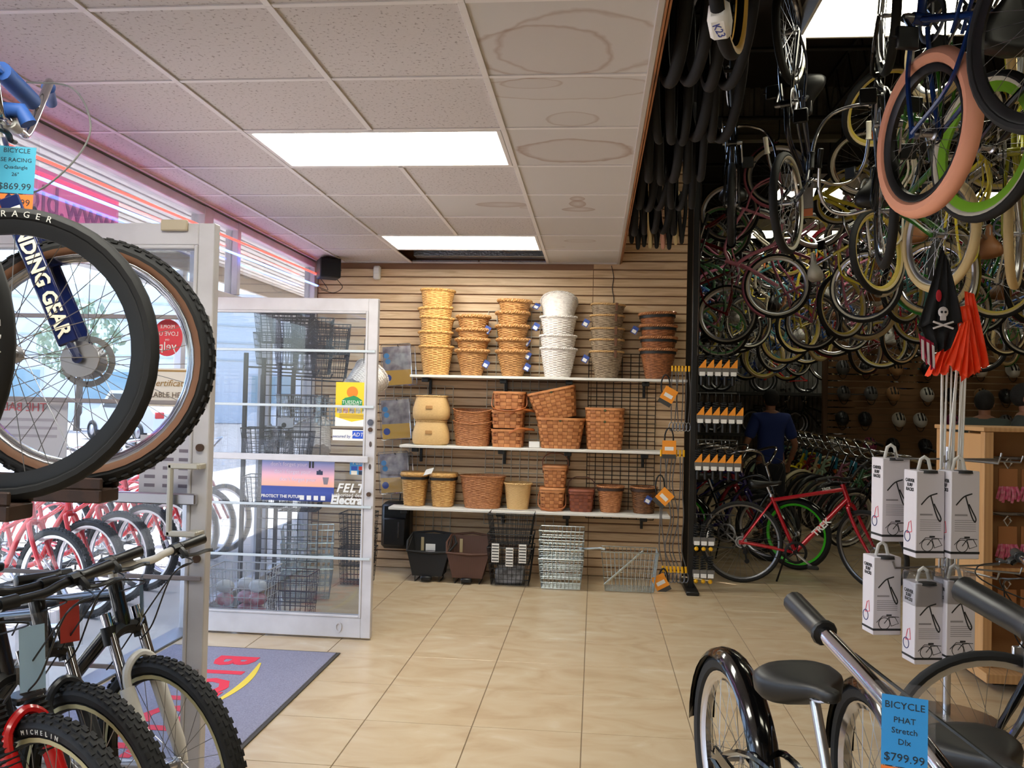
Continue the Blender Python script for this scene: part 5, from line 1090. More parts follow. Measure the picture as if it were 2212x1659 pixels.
# banner seen from behind
PINKV = bpy.data.materials.new('pink_vinyl'); PINKV.use_nodes = True; n_ = PINKV.node_tree.nodes; tl_ = n_.new('ShaderNodeBsdfTranslucent'); tl_.inputs[0].default_value = lin((252,170,212))+(1,); ms_ = n_.new('ShaderNodeMixShader'); ms_.inputs[0].default_value = .7
n_['Principled BSDF'].inputs['Base Color'].default_value = lin((248,160,205))+(1,); PINKV.node_tree.links.new(n_['Principled BSDF'].outputs[0], ms_.inputs[1]); PINKV.node_tree.links.new(tl_.outputs[0], ms_.inputs[2]); PINKV.node_tree.links.new(ms_.outputs[0], n_['Material Output'].inputs[0])
bn = root('shop_banner', (XW-.11,3.8,2.30), 'pink banner with purple web address hung outside the glass over the doors', 'banner'); o_ = T((-(XW-.11),-3.8,-2.30))
put('banner_sheet', mesh('banner_sheet', G().box(XW-.112,XW-.109,2.99,4.42,2.255,2.545)), PINKV, bn, o_)
m_ = frame((XW-.1105,4.38,2.40),(0,-1,0),(0,0,1)); text('www.bicyclediscovery.com', .20, M('purple_ink',(176,60,150),.5), bn, o_ @ m_, .004, 'LEFT', bold=.002)
# neon border tubes inside the transom
for nm, c, e, za, zb, lb in (('red',(255,60,50),3.6,2.515,2.585,'glowing red neon tube running along the storefront under the ceiling'),('blue',(90,130,255),6,2.43,2.485,'glowing blue neon tube running below the red one')):
    r = root('neon_tube', (XW+.035,4.5,2.5), lb, 'neon light', 'neon border tubes'); o_ = T((-(XW+.035),-4.5,-2.5)); cc = M('neon_'+nm, c, .4, emit=e)
    f_ = lambda y: za+(zb-za)*(y-3)/4.4
    for (ya, yb) in ((.6,2.85),(2.95,5.10),(5.16,7.36)):
        put('lit_tube', G().tube([(XW+.03,ya,f_(ya)),(XW+.035,ya+.02,f_(ya)),(XW+.035,yb-.02,f_(yb)),(XW+.03,yb,f_(yb))], .0075, 8), cc, r, o_)
        for y in (ya+.01, yb-.01): put('end_cap', G().tube([(XW-.003,y,f_(y)),(XW+.05,y,f_(y))], .009, 8), M('glass_standoff',(210,200,200),.3), r, o_)
tag(put('neon_lead', G().tube(bez([(XW+.04,7.37,2.57),(XW+.09,7.40,2.50),(XW+.12,7.38,2.45),(XW+.05,7.36,2.47)],5), .003, 5), BLACKP), 'thin black lead looping from the neon tube ends in the corner', 'wire')
# cars and building across the lot
def car(mw, col, label):
    r = root('car', label=label, cat='car', group='cars parked across the lot', mw=mw); cm = M('car_%d' % col[0], col, .3, .2, coat=.5)
    side = [(-2.25,.35),(-2.25,.95),(-2.1,1.05),(-1.55,1.62),(.35,1.66),(1.05,1.08),(2.05,.95),(2.25,.75),(2.25,.35)]
    put('body', G().slab([(x,-.85,z) for x,z in side],(0,1.7,0)), cm, r)
    for y in (-.86,.852): put('side_windows', G().slab([(-1.85,y,1.08),(-1.45,y,1.54),(.25,y,1.56),(.80,y,1.10)],(0,.008,0)), M('car_glass',(60,72,84),.1), r)
    put('windscreen', G().slab([(.40,-.75,1.63),(.40,.75,1.63),(1.04,.75,1.10),(1.04,-.75,1.10)],(.015,0,.01)), M('car_glass',(60,72,84),.1), r)
    for x in (-1.4,1.4):
        for y in (-.80,.80): w_ = put('wheel', cached(('car_tire',), lambda: g_tire(.34,.22,28,8)), BLACK, r, T((x,y,.34))); put('alloy', cached(('car_alloy',), lambda: G().lathe([(0,-.09),(.20,-.085),(.22,-.07),(.22,.07),(.20,.085),(0,.09)],20,'y')), ALU, w_)
    put('bumper', G().box(2.2,2.32,-.8,.8,.32,.55,.04), BLACKP, r); put('tail_light', G().box(-2.28,-2.2,.5,.8,.8,1.0,.02), M('tail_red',(200,30,30),.3), r)
car(T((-15.0,27,-.06)) @ RZ(2.6), (210,212,216), 'silver sport utility car parked across the lot beyond the door glass')
car(T((-19.5,24,-.06)) @ RZ(2.4), (176,40,44), 'red car parked farther out beside the silver one')
car(T((-10.5,31,-.06)) @ RZ(2.9), (236,238,240), 'white car parked nearest the pale building')
bd = root('building', (-24,46,-.06), 'long pale commercial building across the parking lot', 'building'); o_ = T((24,-46,.06)); m_ = RZ(.45)
put('wall', G().box(-26,24,0,9,0,7.5), M('pale_stucco',(238,238,240),.9), bd, m_)
for i in range(10):
    f = put('window', G().box(-22+i*4.4,-19.4+i*4.4,-.08,0,1.0,2.9), M('facade_frame',(210,214,220),.5), bd, m_); put('pane', G().box(-21.85+i*4.4,-19.55+i*4.4,-.10,-.081,1.15,2.75), M('facade_glass',(150,180,190),.1), f)
for z in (3.6,4.6,5.6,6.6): put('cladding_line', G().box(-26,24,-.06,0,z,z+.12), M('cladding_grey',(206,212,216),.7), bd, m_)
def tree(x, y, h, label):
    r = root('tree', (x,y,-.06), label, 'tree'); put('trunk', G().tube([(0,0,0),(.05,.0,h*.4),(-.05,.1,h*.6)],[.16,.12,.08],8), M('bark',(96,80,66),.9), r); g = G()
    for i in range(420):
        a, b_, rr = rnd.uniform(0,2*PI), rnd.uniform(-1,1), rnd.uniform(.4,1)**.5*h*.3; p = V3(rr*math.cos(a)*math.sqrt(1-b_*b_), rr*math.sin(a)*math.sqrt(1-b_*b_), h*.68+rr*b_); s_ = .22
        m_ = T(p) @ Euler((rnd.uniform(0,6),rnd.uniform(0,6),rnd.uniform(0,6))).to_matrix().to_4x4(); g.add([m_ @ V3(-s_,0,0), m_ @ V3(0,-s_*.5,0), m_ @ V3(s_,0,0), m_ @ V3(0,s_*.5,.04)], [(0,1,2,3)])
    put('foliage', mesh('foliage', g), M('leaf_green',(150,166,140),.7), r)['kind'] = 'stuff'
tree(-21,33,5.5,'leafy green tree standing before the pale building')
# ================================================================ PRINT ON THE DOORS, DOOR MAT
def sheet(name, x0, x1, z0, z1, y, mat, label, cat='poster', group=None):
    r = root(name, ((x0+x1)/2, y, (z0+z1)/2), label, cat, group); w_, h_ = (x1-x0)/2, (z1-z0)/2; put('paper', mesh('paper', G().box(-w_,w_,0,.0016,-h_,h_)), mat, r); return r, w_, h_
def tx(r, s, sz, x, z, mat, mirror=False, **k): return text(s, sz, mat, r, T((x,-.0012,z)) @ RX(PI/2) @ (Matrix.Scale(-1,4,(1,0,0)) if mirror else Matrix()), .0004, **k)
YD = 5.215-.003-.0022
r, a, h = sheet('market_poster', -1.614,-1.402,1.317,1.592, YD, M('poster_yellow',(246,204,40),.5), 'yellow market poster with orange sun and green hills on the far glass door')
GRN = M('poster_green',(40,140,80),.5)
put('sun_print', G().lathe([(0,-.001),(.036,-.001),(.036,0)],24,'y'), M('poster_orange',(246,130,30),.5), r, T((0,0,.075)))
put('hill_print', G().slab([(-.065,-.0015,-.01),(.065,-.0015,-.01),(.065,-.0015,.025),(.035,-.0015,.045),(.01,-.0015,.055),(-.02,-.0015,.045),(-.045,-.0015,.04),(-.065,-.0015,.025)],(0,.001,0)), GRN, r)
tx(r,'TUESDAY',.03,0,.012,WHITEP); tx(r,"FARMERS' MARKET",.011,0,-.003,WHITEP)
for i, c in enumerate(((120,110,100),(180,60,50),(90,90,95),(150,160,140),(70,120,60))): put('photo_print', G().box(-.016,.016,-.001,0,-.017,.017), M('photo_%d' % i,c,.5,noise=(60,.9),col2=(230,220,200)), r, T((-.08+.04*i,0,-.04)))
put('wave_print', G().slab([(-a,-.001,-h),(a,-.001,-h),(a,-.001,-h+.05),(.0,-.001,-h+.028),(-a,-.001,-h+.058)],(0,.0008,0)), WHITEP, r)
for z in (-.067,-.076,-.085): put('print_line', G().box(-.08,.08,-.001,0,z-.002,z+.002), M('print_brown',(150,120,50),.6), r)
r, a, h = sheet('security_sticker', -1.628,-1.430,1.228,1.295, YD, WHITEP, 'white security sticker with blue square below the yellow poster','sticker')
tx(r,'secured by',.026,-.042,-.008,M('sticker_navy',(30,60,140),.5),shear=.2); put('blue_square', G().box(-.034,.034,-.001,0,-.024,.024), M('sticker_blue',(30,80,190),.5), r, T((.062,0,.004))); text('ADT',.034,WHITEP,r,T((.062,-.002,.004)) @ RX(PI/2),.0003,shear=.2)
def f_sun(n, L, b, pos):
    sp = n.new('ShaderNodeSeparateXYZ'); L.new(pos, sp.inputs[0]); mr = n.new('ShaderNodeMapRange'); mr.inputs[1].default_value = .842; mr.inputs[2].default_value = 1.102; L.new(sp.outputs[2], mr.inputs[0])
    L.new(ramp(n, L, mr.outputs[0], [(0,(30,50,120)),(.2,(60,80,160)),(.34,(50,70,150)),(.36,(250,180,150)),(.6,(240,180,190)),(1,(110,150,215))]), b.inputs['Base Color'])
r, a, h = sheet('beach_poster', -2.078,-1.610,.842,1.102, YD, posmat('sunset_print', f_sun, .5), 'sunset beach poster with three reminder lines on the far glass door')
for z, s_ in ((.098,-.06),(.052,-.035),(.004,.0)): tx(r,"don't forget your",.034,s_,z,M('pale_lilac',(226,210,226),.5))
tx(r,'PROTECT THE FUTURE',.026,-.10,-.104,WHITEP,bold=.0006)
put('couple_print', G().box(-.015,-.003,-.001,0,-.022,.016).lathe([(0,-.001),(.006,-.001),(.006,0)],10,'y',(-.009,0,.022)).box(.005,.017,-.001,0,-.022,.018).lathe([(0,-.001),(.006,-.001),(.006,0)],10,'y',(.011,0,.025)), BLACKP, r, T((.085,0,.10)))
put('camera_print', G().box(-.02,.02,-.001,0,-.013,.011).box(-.007,.007,-.001,0,.011,.018).lathe([(.004,-.002),(.009,-.002),(.009,-.001)],12,'y'), M('print_slate',(40,50,80),.5), r, T((.14,0,.05)))
put('bin_print', G().slab([(-.012,-.001,-.022),(.012,-.001,-.022),(.02,-.001,.022),(-.02,-.001,.022)],(0,.001,0)), M('print_grey',(130,120,130),.5), r, T((.18,0,.0)))
for i in range(4): put('agency_logo', G().box(-.014,.014,-.001,0,-.014,.014), WHITEP, r, T((.03+.045*i,0,-.108)))
r = root('shop_decal', (-1.51,YD,.93), 'white lettered dealer decal low on the far glass door', 'decal'); text('FELT',.075,WHITEP,r,RX(PI/2),.0006,shear=.3,sp=1.15,bold=.002); text('authorized dealer',.032,WHITEP,r,T((0,0,-.042)) @ RX(PI/2),.0005)
r = root('shop_decal', (-1.53,YD,.855), 'white script dealer decal under the other decal on the far glass door', 'decal'); text('Electra',.072,WHITEP,r,RX(PI/2),.0006,shear=.15,bold=.003); text('AUTHORIZED DEALER',.016,WHITEP,r,T((.03,0,-.036)) @ RX(PI/2),.0004)
r, a, h = sheet('card_sticker', -1.512,-1.408,1.018,1.108, YD, M('sticker_sky',(70,150,205),.5), 'blue push sticker with four payment cards on the far glass door','sticker'); tx(r,'Push',.036,0,.028,WHITEP)
for i, c in enumerate(((40,80,170),(200,60,40),(235,225,205),(30,40,60))): put('card_print', G().box(-.019,.019,-.001,0,-.012,.012), M('paycard_%d' % i,c,.5), r, T((-.024+.048*(i%2),0,-.006-.028*(i//2))))
YN = 2.99-.003-.0022
r = root('review_sticker', (-1.562,YN,1.697), 'round red review sticker seen reversed on the near glass door', 'sticker'); put('disc', G().lathe([(0,-.0006),(.068,-.0006),(.068,0)],32,'y',sx=.85), M('sticker_red',(222,66,74),.5), r)
for s_, sz, z in (('PEOPLE',.017,.040),('LOVE US',.022,.014),('ON',.010,-.008),('yelp',.044,-.032)): tx(r,s_,sz,0,z,WHITEP,True)
r, a, h = sheet('gift_sign', -1.70,-1.457,1.445,1.585, YN, M('sign_cream',(236,226,214),.6), 'cream gift certificate sign with gold border on the near glass door','sign'); GLD = M('gold_ink',(170,130,70),.5)
put('gold_border', G().box(-a,a,-.001,0,-h+.008,-h+.018).box(-a,a,-.001,0,h-.012,h-.006), GLD, r); tx(r,'Gift Certificates',.034,0,.015,GLD,shear=.3); tx(r,'AVAILABLE HERE',.028,0,-.028,M('sign_ink',(110,90,70),.5))
r, a, h = sheet('hours_sheet', -1.655,-1.455,1.12,1.34, YN+.002, M('grey_sheet',(196,192,198),.6), 'grey opening hours sheet with rows of print on the near glass door','sign')
tx(r,'HOURS',.022,0,.09,M('sheet_ink',(120,110,120),.6),True)
for i in range(5):
    for x in (-.06,.01,.07): put('print_line', G().box(-.02,.02,-.001,0,-.006,.006), M('sheet_ink',(120,110,120),.6), r, T((x,0,.055-.032*i)))
r, a, h = sheet('window_notice', -2.26,-1.94,1.24,1.47, YN+.002, M('notice_paper',(206,202,206),.6), 'large pale notice with reversed red heading low on the near glass door','sign'); tx(r,'THE BALL',.045,-.02,.075,M('notice_red',(214,110,116),.6),True)
for z in (.03,.0,-.03): put('print_line', G().box(-.12,.12,-.001,0,z-.005,z+.005), M('notice_grey',(176,168,176),.6), r)
dm = root('door_mat', (-1.97,4.0,0), 'grey entrance mat with red lettering and yellow swoosh inside the doors', 'mat'); o_ = T((1.97,-4.0,0))
put('carpet', G().box(-2.46,-1.468,3.25,4.88,.001,.011,.003), M('blue_grey_carpet',(150,148,166),.95,noise=(120,.6),col2=(118,116,134),bump=(300,.6)), dm, o_)
put('rubber_edge', G().box(-1.4678,-1.448,3.25,4.90,.0005,.007,.002).box(-2.46,-1.468,4.8802,4.90,.0005,.007,.002).box(-2.46,-1.468,3.23,3.2498,.0005,.007,.002), M('mat_rubber',(70,66,62),.9), dm, o_)
MR = M('mat_red',(222,52,72),.9)
for i, ch in enumerate('BICYCLE'): text(ch,.30,MR,dm,o_ @ frame((-1.985+.04*math.sin(i*.5),4.64-i*.205,.0118),(0,-1,0),(1,0,0)),.0008,bold=.012,name='mat_letter')
g = G().tube([( -1.82+.05*math.sin(t*PI), 4.62-.75*t, .0112) for t in [k/14 for k in range(15)]], [.003+.018*math.sin(PI*min(1,k/14+.05)) for k in range(15)], 8)
g.v = [(v[0], v[1], .0112+(.0012 if v[2] > .0112 else 0)) for v in g.v]; put('yellow_swoosh', g, M('mat_yellow',(226,200,70),.9), dm, o_)
# ================================================================ DISPLAY BETWEEN FAR DOOR AND CORNER
for (x, y, z, lb) in ((-2.28,5.95,1.72,'nearest the door hinge'),(-2.26,6.28,1.70,'second from the door hinge'),(-2.24,6.60,1.68,'third from the door hinge'),(-2.20,6.92,1.66,'nearest the corner')):
    for k in range(2): wire_basket(T((x,y,z+.16*k)) @ RZ(.2), '%s black wire basket hung high behind the door glass, %s' % (('lower','upper')[k], lb), .15,.13,.125,.10,.22, GRB, 'black wire baskets behind the door glass', 7, 6, 5)
for (x, y, z, m_, lb) in ((-2.30,5.85,1.06,GRB,'black wire basket at middle height nearest the hinge'),(-2.12,5.80,1.04,GRB,'black wire basket with cards at middle height behind the door'),(-2.27,6.42,1.30,CHW,'zinc wire basket at middle height behind the black grid'),(-2.0,6.52,1.28,CHW,'zinc wire basket tilted near the white baskets'),(-2.30,5.88,.72,GRB,'black wire basket below the sunset poster nearest the hinge'),(-2.05,5.86,.70,GRB,'black wire basket below the sunset poster toward the room'),(-2.33,6.75,1.30,GRB,'black wire basket at middle height in the corner'),(-2.3,6.8,.8,GRB,'black wire basket low in the window corner')):
    wire_basket(T((x,y,z)) @ RZ(.15), lb, .155,.13,.13,.105,.21, m_, 'wire baskets hung on the rack behind the door glass', 9, 7, 6)
for (x, y, z, k) in ((-2.28,6.1,2.02,0),(-2.24,6.45,2.0,1),(-2.2,6.78,1.98,2)): wire_basket(T((x+.05,y,z-.12)) @ RZ(.2) @ RX(.2), 'topmost black wire basket leaning in the high group, %s from the hinge' % ('first','second','third')[k], .15,.13,.125,.10,.22, GRB, 'black wire baskets behind the door glass', 9, 7, 6)
dr = root('basket_rack', (-2.47,6.4,0), 'black upright rack with arms under the wire baskets behind the door glass', 'rack')
for (y, z) in ((5.95,1.70),(6.28,1.68),(6.60,1.66),(6.92,1.64)):
    put('arm', G().tube([(0,y-6.5,z),(.42,y-6.52,z-.015),(.43,y-6.52,z+.02)], .007, 6), BLACKP, dr); put('upright', G().box(-.015,.012,y-6.515,y-6.485,0,z+.1,.003), BLACKP, dr)
grid(-2.44,-1.98,.005,1.65,GRB,'black wire grid panel standing behind the far glass door',y=6.05)
wb2 = (.108,.10,.156,.135,.245,2.2,24,24,.004)
for (P, rt, lb) in (((-1.93,6.75,1.56),(.55,-.9),'white wicker basket hanging tilted high behind the door glass'),((-2.14,6.45,1.06),(-.5,-.6),'white wicker basket with strap hanging low behind the door glass')):
    b_ = basket(T(P) @ RY(rt[0]) @ RX(rt[1]), lb, wb2, W_WHT, 'white baskets behind the door glass', .009, buckles=False)
    put('cord', G().tube([(P[0]+.05,P[1]+.05,P[2]+.22),(P[0]+.04,P[1]+.1,P[2]+.42)], .003, 5), BLACKP, b_, b_.matrix_world.inverted())
for i in range(4): wire_basket(T((-2.12,6.25,.012+i*.095)) @ RZ(.3), ('lowest','second','third','top')[i]+' zinc wire basket of the pile on the floor behind the door glass', .19,.15,.165,.125,.22, CHW, 'zinc baskets behind the door glass', 9, 7, 5)
for i in range(3): wire_basket(T((-1.88,6.78,.012+i*.14)), ('lower','middle','upper')[i]+' tall black wire basket behind the zinc pile', .13,.12,.11,.10,.28, GRB, 'tall black wire baskets', 8, 6, 7)
wire_basket(T((-2.0,5.62,.012)), 'low dark wire basket beside the bagged goods at the door foot', .14,.12,.12,.10,.30, M('dark_red_wire',(60,24,28),.5), 'dark wire baskets', 7, 6, 6)
r = wire_basket(T((-2.27,5.46,.012)), 'white wire basket full of red wrapped goods standing at the door hinge', .20,.13,.17,.11,.36, WHITE, 'wire baskets at the door hinge', 8, 5, 6)
RG = M('red_goods',(206,80,90),.4,noise=(18,.9),col2=(240,205,210))
for i in range(9): put('wrapped_item', G().sphere((-.10+.10*(i%3),-.03+.05*((i*2)%3-1),.07+.085*(i//3)),.062,12,1,.8,.7), RG if i < 6 else WHITEP, r)
for i, (x, z) in enumerate(((-2.30,1.24),(-2.27,1.17),(-2.34,1.10),(-2.22,1.30))):
    o = put('header_card', mesh('header_card', G().box(x-.06,x+.06,5.98,5.982,z-.04,z+.04)), WHITEP); put('oval_print', mesh('oval_print', G().lathe([(0,-.002),(.018,-.002),(.018,-.0006)],14,'y',(x-.01,5.98,z-.012))), BLACKP, o); tag(o, 'white header card with dark oval on the black grid, %s' % ('third from the top','second from the bottom','lowest','topmost')[i] if False else ('white header card on the black grid behind the door, '+('second highest','second lowest','lowest','highest')[i]), 'card', 'header cards behind the door glass')
# ================================================================ SPARE TYRES ALONG THE CEILING EDGE
TY = M('new_tyre',(14,14,15),.75,spec=.3); TY2 = M('new_tyre_grey',(22,22,24),.75,spec=.3)
k_ = 0
for (y, n, x0_, dx, R_, zb, mats) in ((3.25,4,.27,.075,.33,2.70,(TY,TY2)),(4.05,6,.27,.062,.33,2.73,(TY,TY2)),(4.75,5,.27,.07,.34,2.72,(TY2,TY)),(5.5,6,.26,.065,.33,2.74,(TY,)),(6.2,5,.26,.07,.33,2.72,(TY2,TY))):
    for i in range(n):
        w_ = rnd.choice((.045,.05,.04)); o = put('spare_tyre_ring', cached(('spare',R_,w_), lambda: G().lathe([(R_-w_*.5+w_*.5*math.cos(a), w_*.5*math.sin(a)) for a in [deg(q) for q in range(-130,131,26)]], 40, 'x')), mats[i % len(mats)], None, T((x0_+i*dx,y+rnd.uniform(-.05,.05),zb+R_)) @ RZ(rnd.uniform(-.14,.14)))
        tag(o, 'black spare tyre hanging at the ceiling edge, %s in the %s bunch' % (names[i], ROWN[k_]), 'tyre', 'spare tyres along the ceiling edge')
    o = put('hanging_bar', mesh('hanging_bar', G().tube([(.20,y,zb+2*R_-.06),(.72,y,zb+2*R_-.06)], .012, 6)), DARK); tag(o, 'steel bar carrying the %s bunch of spare tyres' % ROWN[k_], 'bar', 'bars carrying spare tyres'); k_ += 1
YT = M('yellow_sidewall_tyre',(214,170,70),.6)
o = root('spare_tyre_ring', (.375,2.62,2.895), 'black tyre with yellow sidewall and paper size label nearest the viewer', 'tyre', 'spare tyres along the ceiling edge', rot=(0,0,-.30)); put('tread', G().lathe([(.33-.02+.022*math.cos(a), .022*math.sin(a)) for a in [deg(q) for q in range(-70,71,20)]],44,'x'), TY, o); put('sidewall', G().lathe([(.316,-.021),(.300,-.019),(.291,-.012)],44,'x').lathe([(.316,.021),(.300,.019),(.291,.012)],44,'x'), YT, o)
t_ = put('paper_sleeve', G().box(-.03,.03,-.045,.045,-.04,.04,.012), WHITEP, o, T((0,-.12,-.283)) @ RX(-.40)); text('K23',.032,M('sleeve_blue',(40,60,150),.5),t_,T((0,0,-.041)) @ RX(PI) @ RZ(-1.3),.0005)
o = put('hanging_bar', mesh('hanging_bar', G().tube([(.20,2.62,3.18),(.72,2.62,3.18)], .012, 6)), DARK); tag(o, 'steel bar carrying the yellow sidewall tyre', 'bar', 'bars carrying spare tyres')
for i in range(9):
    m_ = CREAM if i % 4 == 3 else (M('pink_tube',(206,150,130),.6) if i == 5 else BLACK); L_ = .42+rnd.uniform(-.03,.04); x = .27+i*.05
    o = put('hanging_tube', mesh('hanging_tube', G().tube([(.018*math.sin(t)*1.4+.01*math.sin(2*t),.03*math.sin(t),-L_*.5+L_*.5*math.cos(t)) for t in [2*PI*q/22 for q in range(22)]], .016, 6, closed=True), 40), m_, None, T((x,6.95+rnd.uniform(-.02,.02),3.215))); tag(o, '%s inner tube loop hanging above the slat wall end, %s from the ceiling edge' % ({CREAM:'cream',BLACK:'black'}.get(m_,'pink'), names[i]), 'inner tube', 'inner tubes above the slat wall end')
o = put('hanging_bar', mesh('hanging_bar', G().tube([(.20,6.95,3.21),(.78,6.95,3.21)], .010, 6)), DARK); tag(o, 'steel bar carrying the inner tubes', 'bar', 'bars carrying spare tyres')
# ================================================================ BOX STAND WITH FLAGS
PINE = M('pine_board',(206,160,110),.5,wave=(2,5,.35),col2=(180,132,84),stretch=(6,6,.6))
sd = root('rack_stand', (1.72,4.35,0), 'chrome floor stand carrying boxed surf racks and flag poles', 'stand')
put('pole', G().tube([(0,0,.02),(0,0,1.32)],.019,10), CHROME, sd); put('foot_plate', G().lathe([(0,0),(.24,0),(.24,.012),(.05,.022),(.02,.03),(0,.03)],28), STEEL, sd)
for z in (1.26,.74):
    put('collar', G().lathe([(.019,-.04),(.032,-.04),(.032,.04),(.019,.04)],14,c=(0,0,z)), CHROME, sd)
    for a in (200,245,290,335,20): put('peg', G().tube([(0,0,z),(.30*math.cos(deg(a)),.30*math.sin(deg(a)),z),(.31*math.cos(deg(a)),.31*math.sin(deg(a)),z+.03)],.005,6), STEEL, sd)
BXW = M('box_white',(214,208,214),.5); INKB = M('box_ink',(34,34,36),.6); LGREY = M('box_grey_print',(150,144,148),.6)
def surf_box(x, y, z, rz, label, h=.40, sleeve=False):
    r = root('rack_box', (x,y,z), label, 'box', 'boxed surf racks', rot=(0,0,rz)); w_, d_ = .068, .055
    put('carton', cached(('carton',h), lambda: G().box(-w_,w_,-d_,d_,0,h,.003)), BXW, r)
    put('top_opening', cached(('box_open',h), lambda: G().lathe([(0,0),(.042,0),(.046,-.012)],18,'z',(0,-d_-.0005+.02,h+.0015),sy=.7)), INKB, r)
    put('carry_loop', cached(('box_loop',h), lambda: G().tube([(-.03,0,h),(-.018,0,h+.05),(0,0,h+.062),(.018,0,h+.05),(.03,0,h)],.004,6,flat=2.2)), WHITEP, r)
    def hook(): return G().tube(bez([(-.05,0,-.035),(-.02,0,-.005),(.0,0,.008),(.035,0,.018)],4),.0035,5).tube(bez([(.0,0,.008),(.012,0,-.03),(.035,0,-.09),(.05,0,-.11),(.055,0,-.095),(.035,0,-.06),(.018,0,-.03)],4),.0035,5)
    def wheelpic(): g = G().lathe([(.026,-.001),(.029,-.001),(.029,.001),(.026,.001)],24,'y',(-.022,0,0),closed=True); return g.tube([(-.022,0,0),(.0,0,.028),(.03,0,.03),(.048,0,.0),(.012,0,-.012),(.0,0,.03)],.0022,4).box(-.012,.014,-.001,.001,.036,.043).tube([(-.06,0,.005),(-.03,0,.035),(.05,0,.03)],.0018,4)
    put('hook_print', cached(('hook_print',), hook), INKB, r, T((.0,-d_-.001,h*.70)) @ Matrix.Diagonal((.9,.2,1,1))); put('bicycle_print', cached(('bicycle_print',), wheelpic), INKB, r, T((.008,-d_-.001,h*.15)) @ Matrix.Diagonal((1,.3,1,1)))
    put('black_band', cached(('box_band',h), lambda: G().box(-w_-.0008,w_+.0008,-d_-.0008,d_+.0008,h*.058,h*.085)), INKB, r)
    put('print_title', cached(('box_title',), lambda: G().box(-.05,.01,-.0008,0,-.004,.004)), LGREY, r, T((0,-d_,h*.50)))
    for i in range(6): put('print_line', cached(('box_line',), lambda: G().box(-.05,.05,-.0008,0,-.0012,.0012)), LGREY, r, T((0,-d_,h*(.44-.024*i))))
    m_ = frame((-w_-.0012,0,h*.86),(0,-1,0),(0,0,1))
    for i, s_ in enumerate(('CARVER','SURF','RACKS')): text(s_,.021,INKB,r,frame((-w_-.0012,0,h*(.88-.052*i)),(0,-1,0),(0,0,1)),.0003,bold=.0008)
    put('side_picture', cached(('side_pic',), lambda: G().tube([(0,-.022,-.03),(0,-.005,.02),(0,.012,.03),(0,.02,-.02),(0,-.022,-.03)],.0028,4)), M('print_red',(214,60,80),.5), r, T((-w_-.001,0,h*.34)) @ RZ(PI) @ Matrix.Diagonal((.3,1,1,1)))
    put('side_wheel', cached(('side_wheel',), lambda: G().lathe([(.022,-.0008),(.026,-.0008),(.026,.0008),(.022,.0008)],20,'x',(0,.018,-.045),closed=True)), M('print_navy',(50,60,110),.5), r, T((-w_-.001,0,h*.34)))
    if sleeve: put('clear_sleeve', cached(('sleeve',h), lambda: G().box(-w_-.004,w_+.004,-d_-.006,d_+.004,h*.70,h+.045,.01)), PLASTIC, r)
RB = .17
surf_box(1.535,4.16,.815,RB,'white surf rack box in front on the upper tier with red bicycle picture'); surf_box(1.68,4.14,.82,RB,'white surf rack box on the upper tier nearest the pine unit'); surf_box(1.44,4.33,.86,RB,'white surf rack box behind on the upper tier')
surf_box(1.395,4.30,.42,RB,'white surf rack box at the outer end of the lower tier',.37); surf_box(1.535,4.16,.33,RB,'white surf rack box with clear sleeve in the middle of the lower tier',.37,True); surf_box(1.67,4.15,.35,RB,'white surf rack box with clear sleeve nearest the pine unit on the lower tier',.37,True)
FLX = lambda px: 1.655+.00217*(px-2040); FLZ = lambda py: 1.642-.00217*(py-820)
def flag(corners, y, mat, label, group, waves=3, amp=.012, wmat=None, pole=None):
    r = root('flag', label=label, cat='flag', group=group); g = G(); n, m = 14, 12; A, B, C_, D = [V3(FLX(p[0]),y,FLZ(p[1])) for p in corners]; V = []
    for i in range(n+1):
        for j in range(m+1):
            u, v = i/n, j/m; P = (A*(1-u)+B*u)*(1-v)+(D*(1-u)+C_*u)*v; P.y += amp*math.sin(waves*2*PI*u+2*v+y*40)*(.3+v)-.02*v; P.z -= .008*math.sin(waves*2*PI*u)*v; V.append(P)
    g.add(V, [(i*(m+1)+j,(i+1)*(m+1)+j,(i+1)*(m+1)+j+1,i*(m+1)+j+1) for i in range(n) for j in range(m)]); o = put('cloth', mesh('cloth', g, 60), mat, r); o.modifiers.new('thickness','SOLIDIFY').thickness = .0012
    if pole: put('pole', G().tube([(FLX(pole[0]),y+.012,FLZ(pole[1])),(FLX(pole[2]),4.34,.78)],.0042,6), M('fibreglass_rod',(228,226,222),.35), r)
    return r
OR = M('blaze_orange',(255,72,24),.6); OR.node_tree.nodes['Principled BSDF'].inputs['Subsurface Weight'].default_value = 0
for i, (c, y, p, lb) in enumerate((([(2074,626),(2094,632),(2126,788),(2078,802)],4.22,(2084,630,2078),'orange safety flag with the highest tip on the flag stand'),([(2052,664),(2078,658),(2100,800),(2060,824)],4.19,(2066,660,2060),'orange safety flag hanging in front of the others'),([(2056,702),(2076,690),(2064,818),(2018,786)],4.16,(2058,700,2050),'orange safety flag folded toward the black flag'),([(2026,752),(2062,716),(2046,806),(1996,812)],4.24,(2050,730,2044),'orange safety flag with the lowest corner beside the striped flag'),([(2082,690),(2104,684),(2118,800),(2090,806)],4.27,(2090,690,2086),'orange safety flag at the pine unit side'))): flag(c, y, OR, lb, 'orange safety flags', pole=p)
r = flag([(2022,530),(2036,560),(2066,700),(1972,705)],4.20,M('black_cloth',(16,16,20),.8),'black flag with white emblem drooping on the flag stand','novelty flags',pole=(2030,528,2052)); r2 = flag([(1974,700),(2066,698),(2040,756),(2000,760)],4.20,M('black_cloth',(16,16,20),.8),'lower fold of the black novelty flag above the stripes','novelty flags')
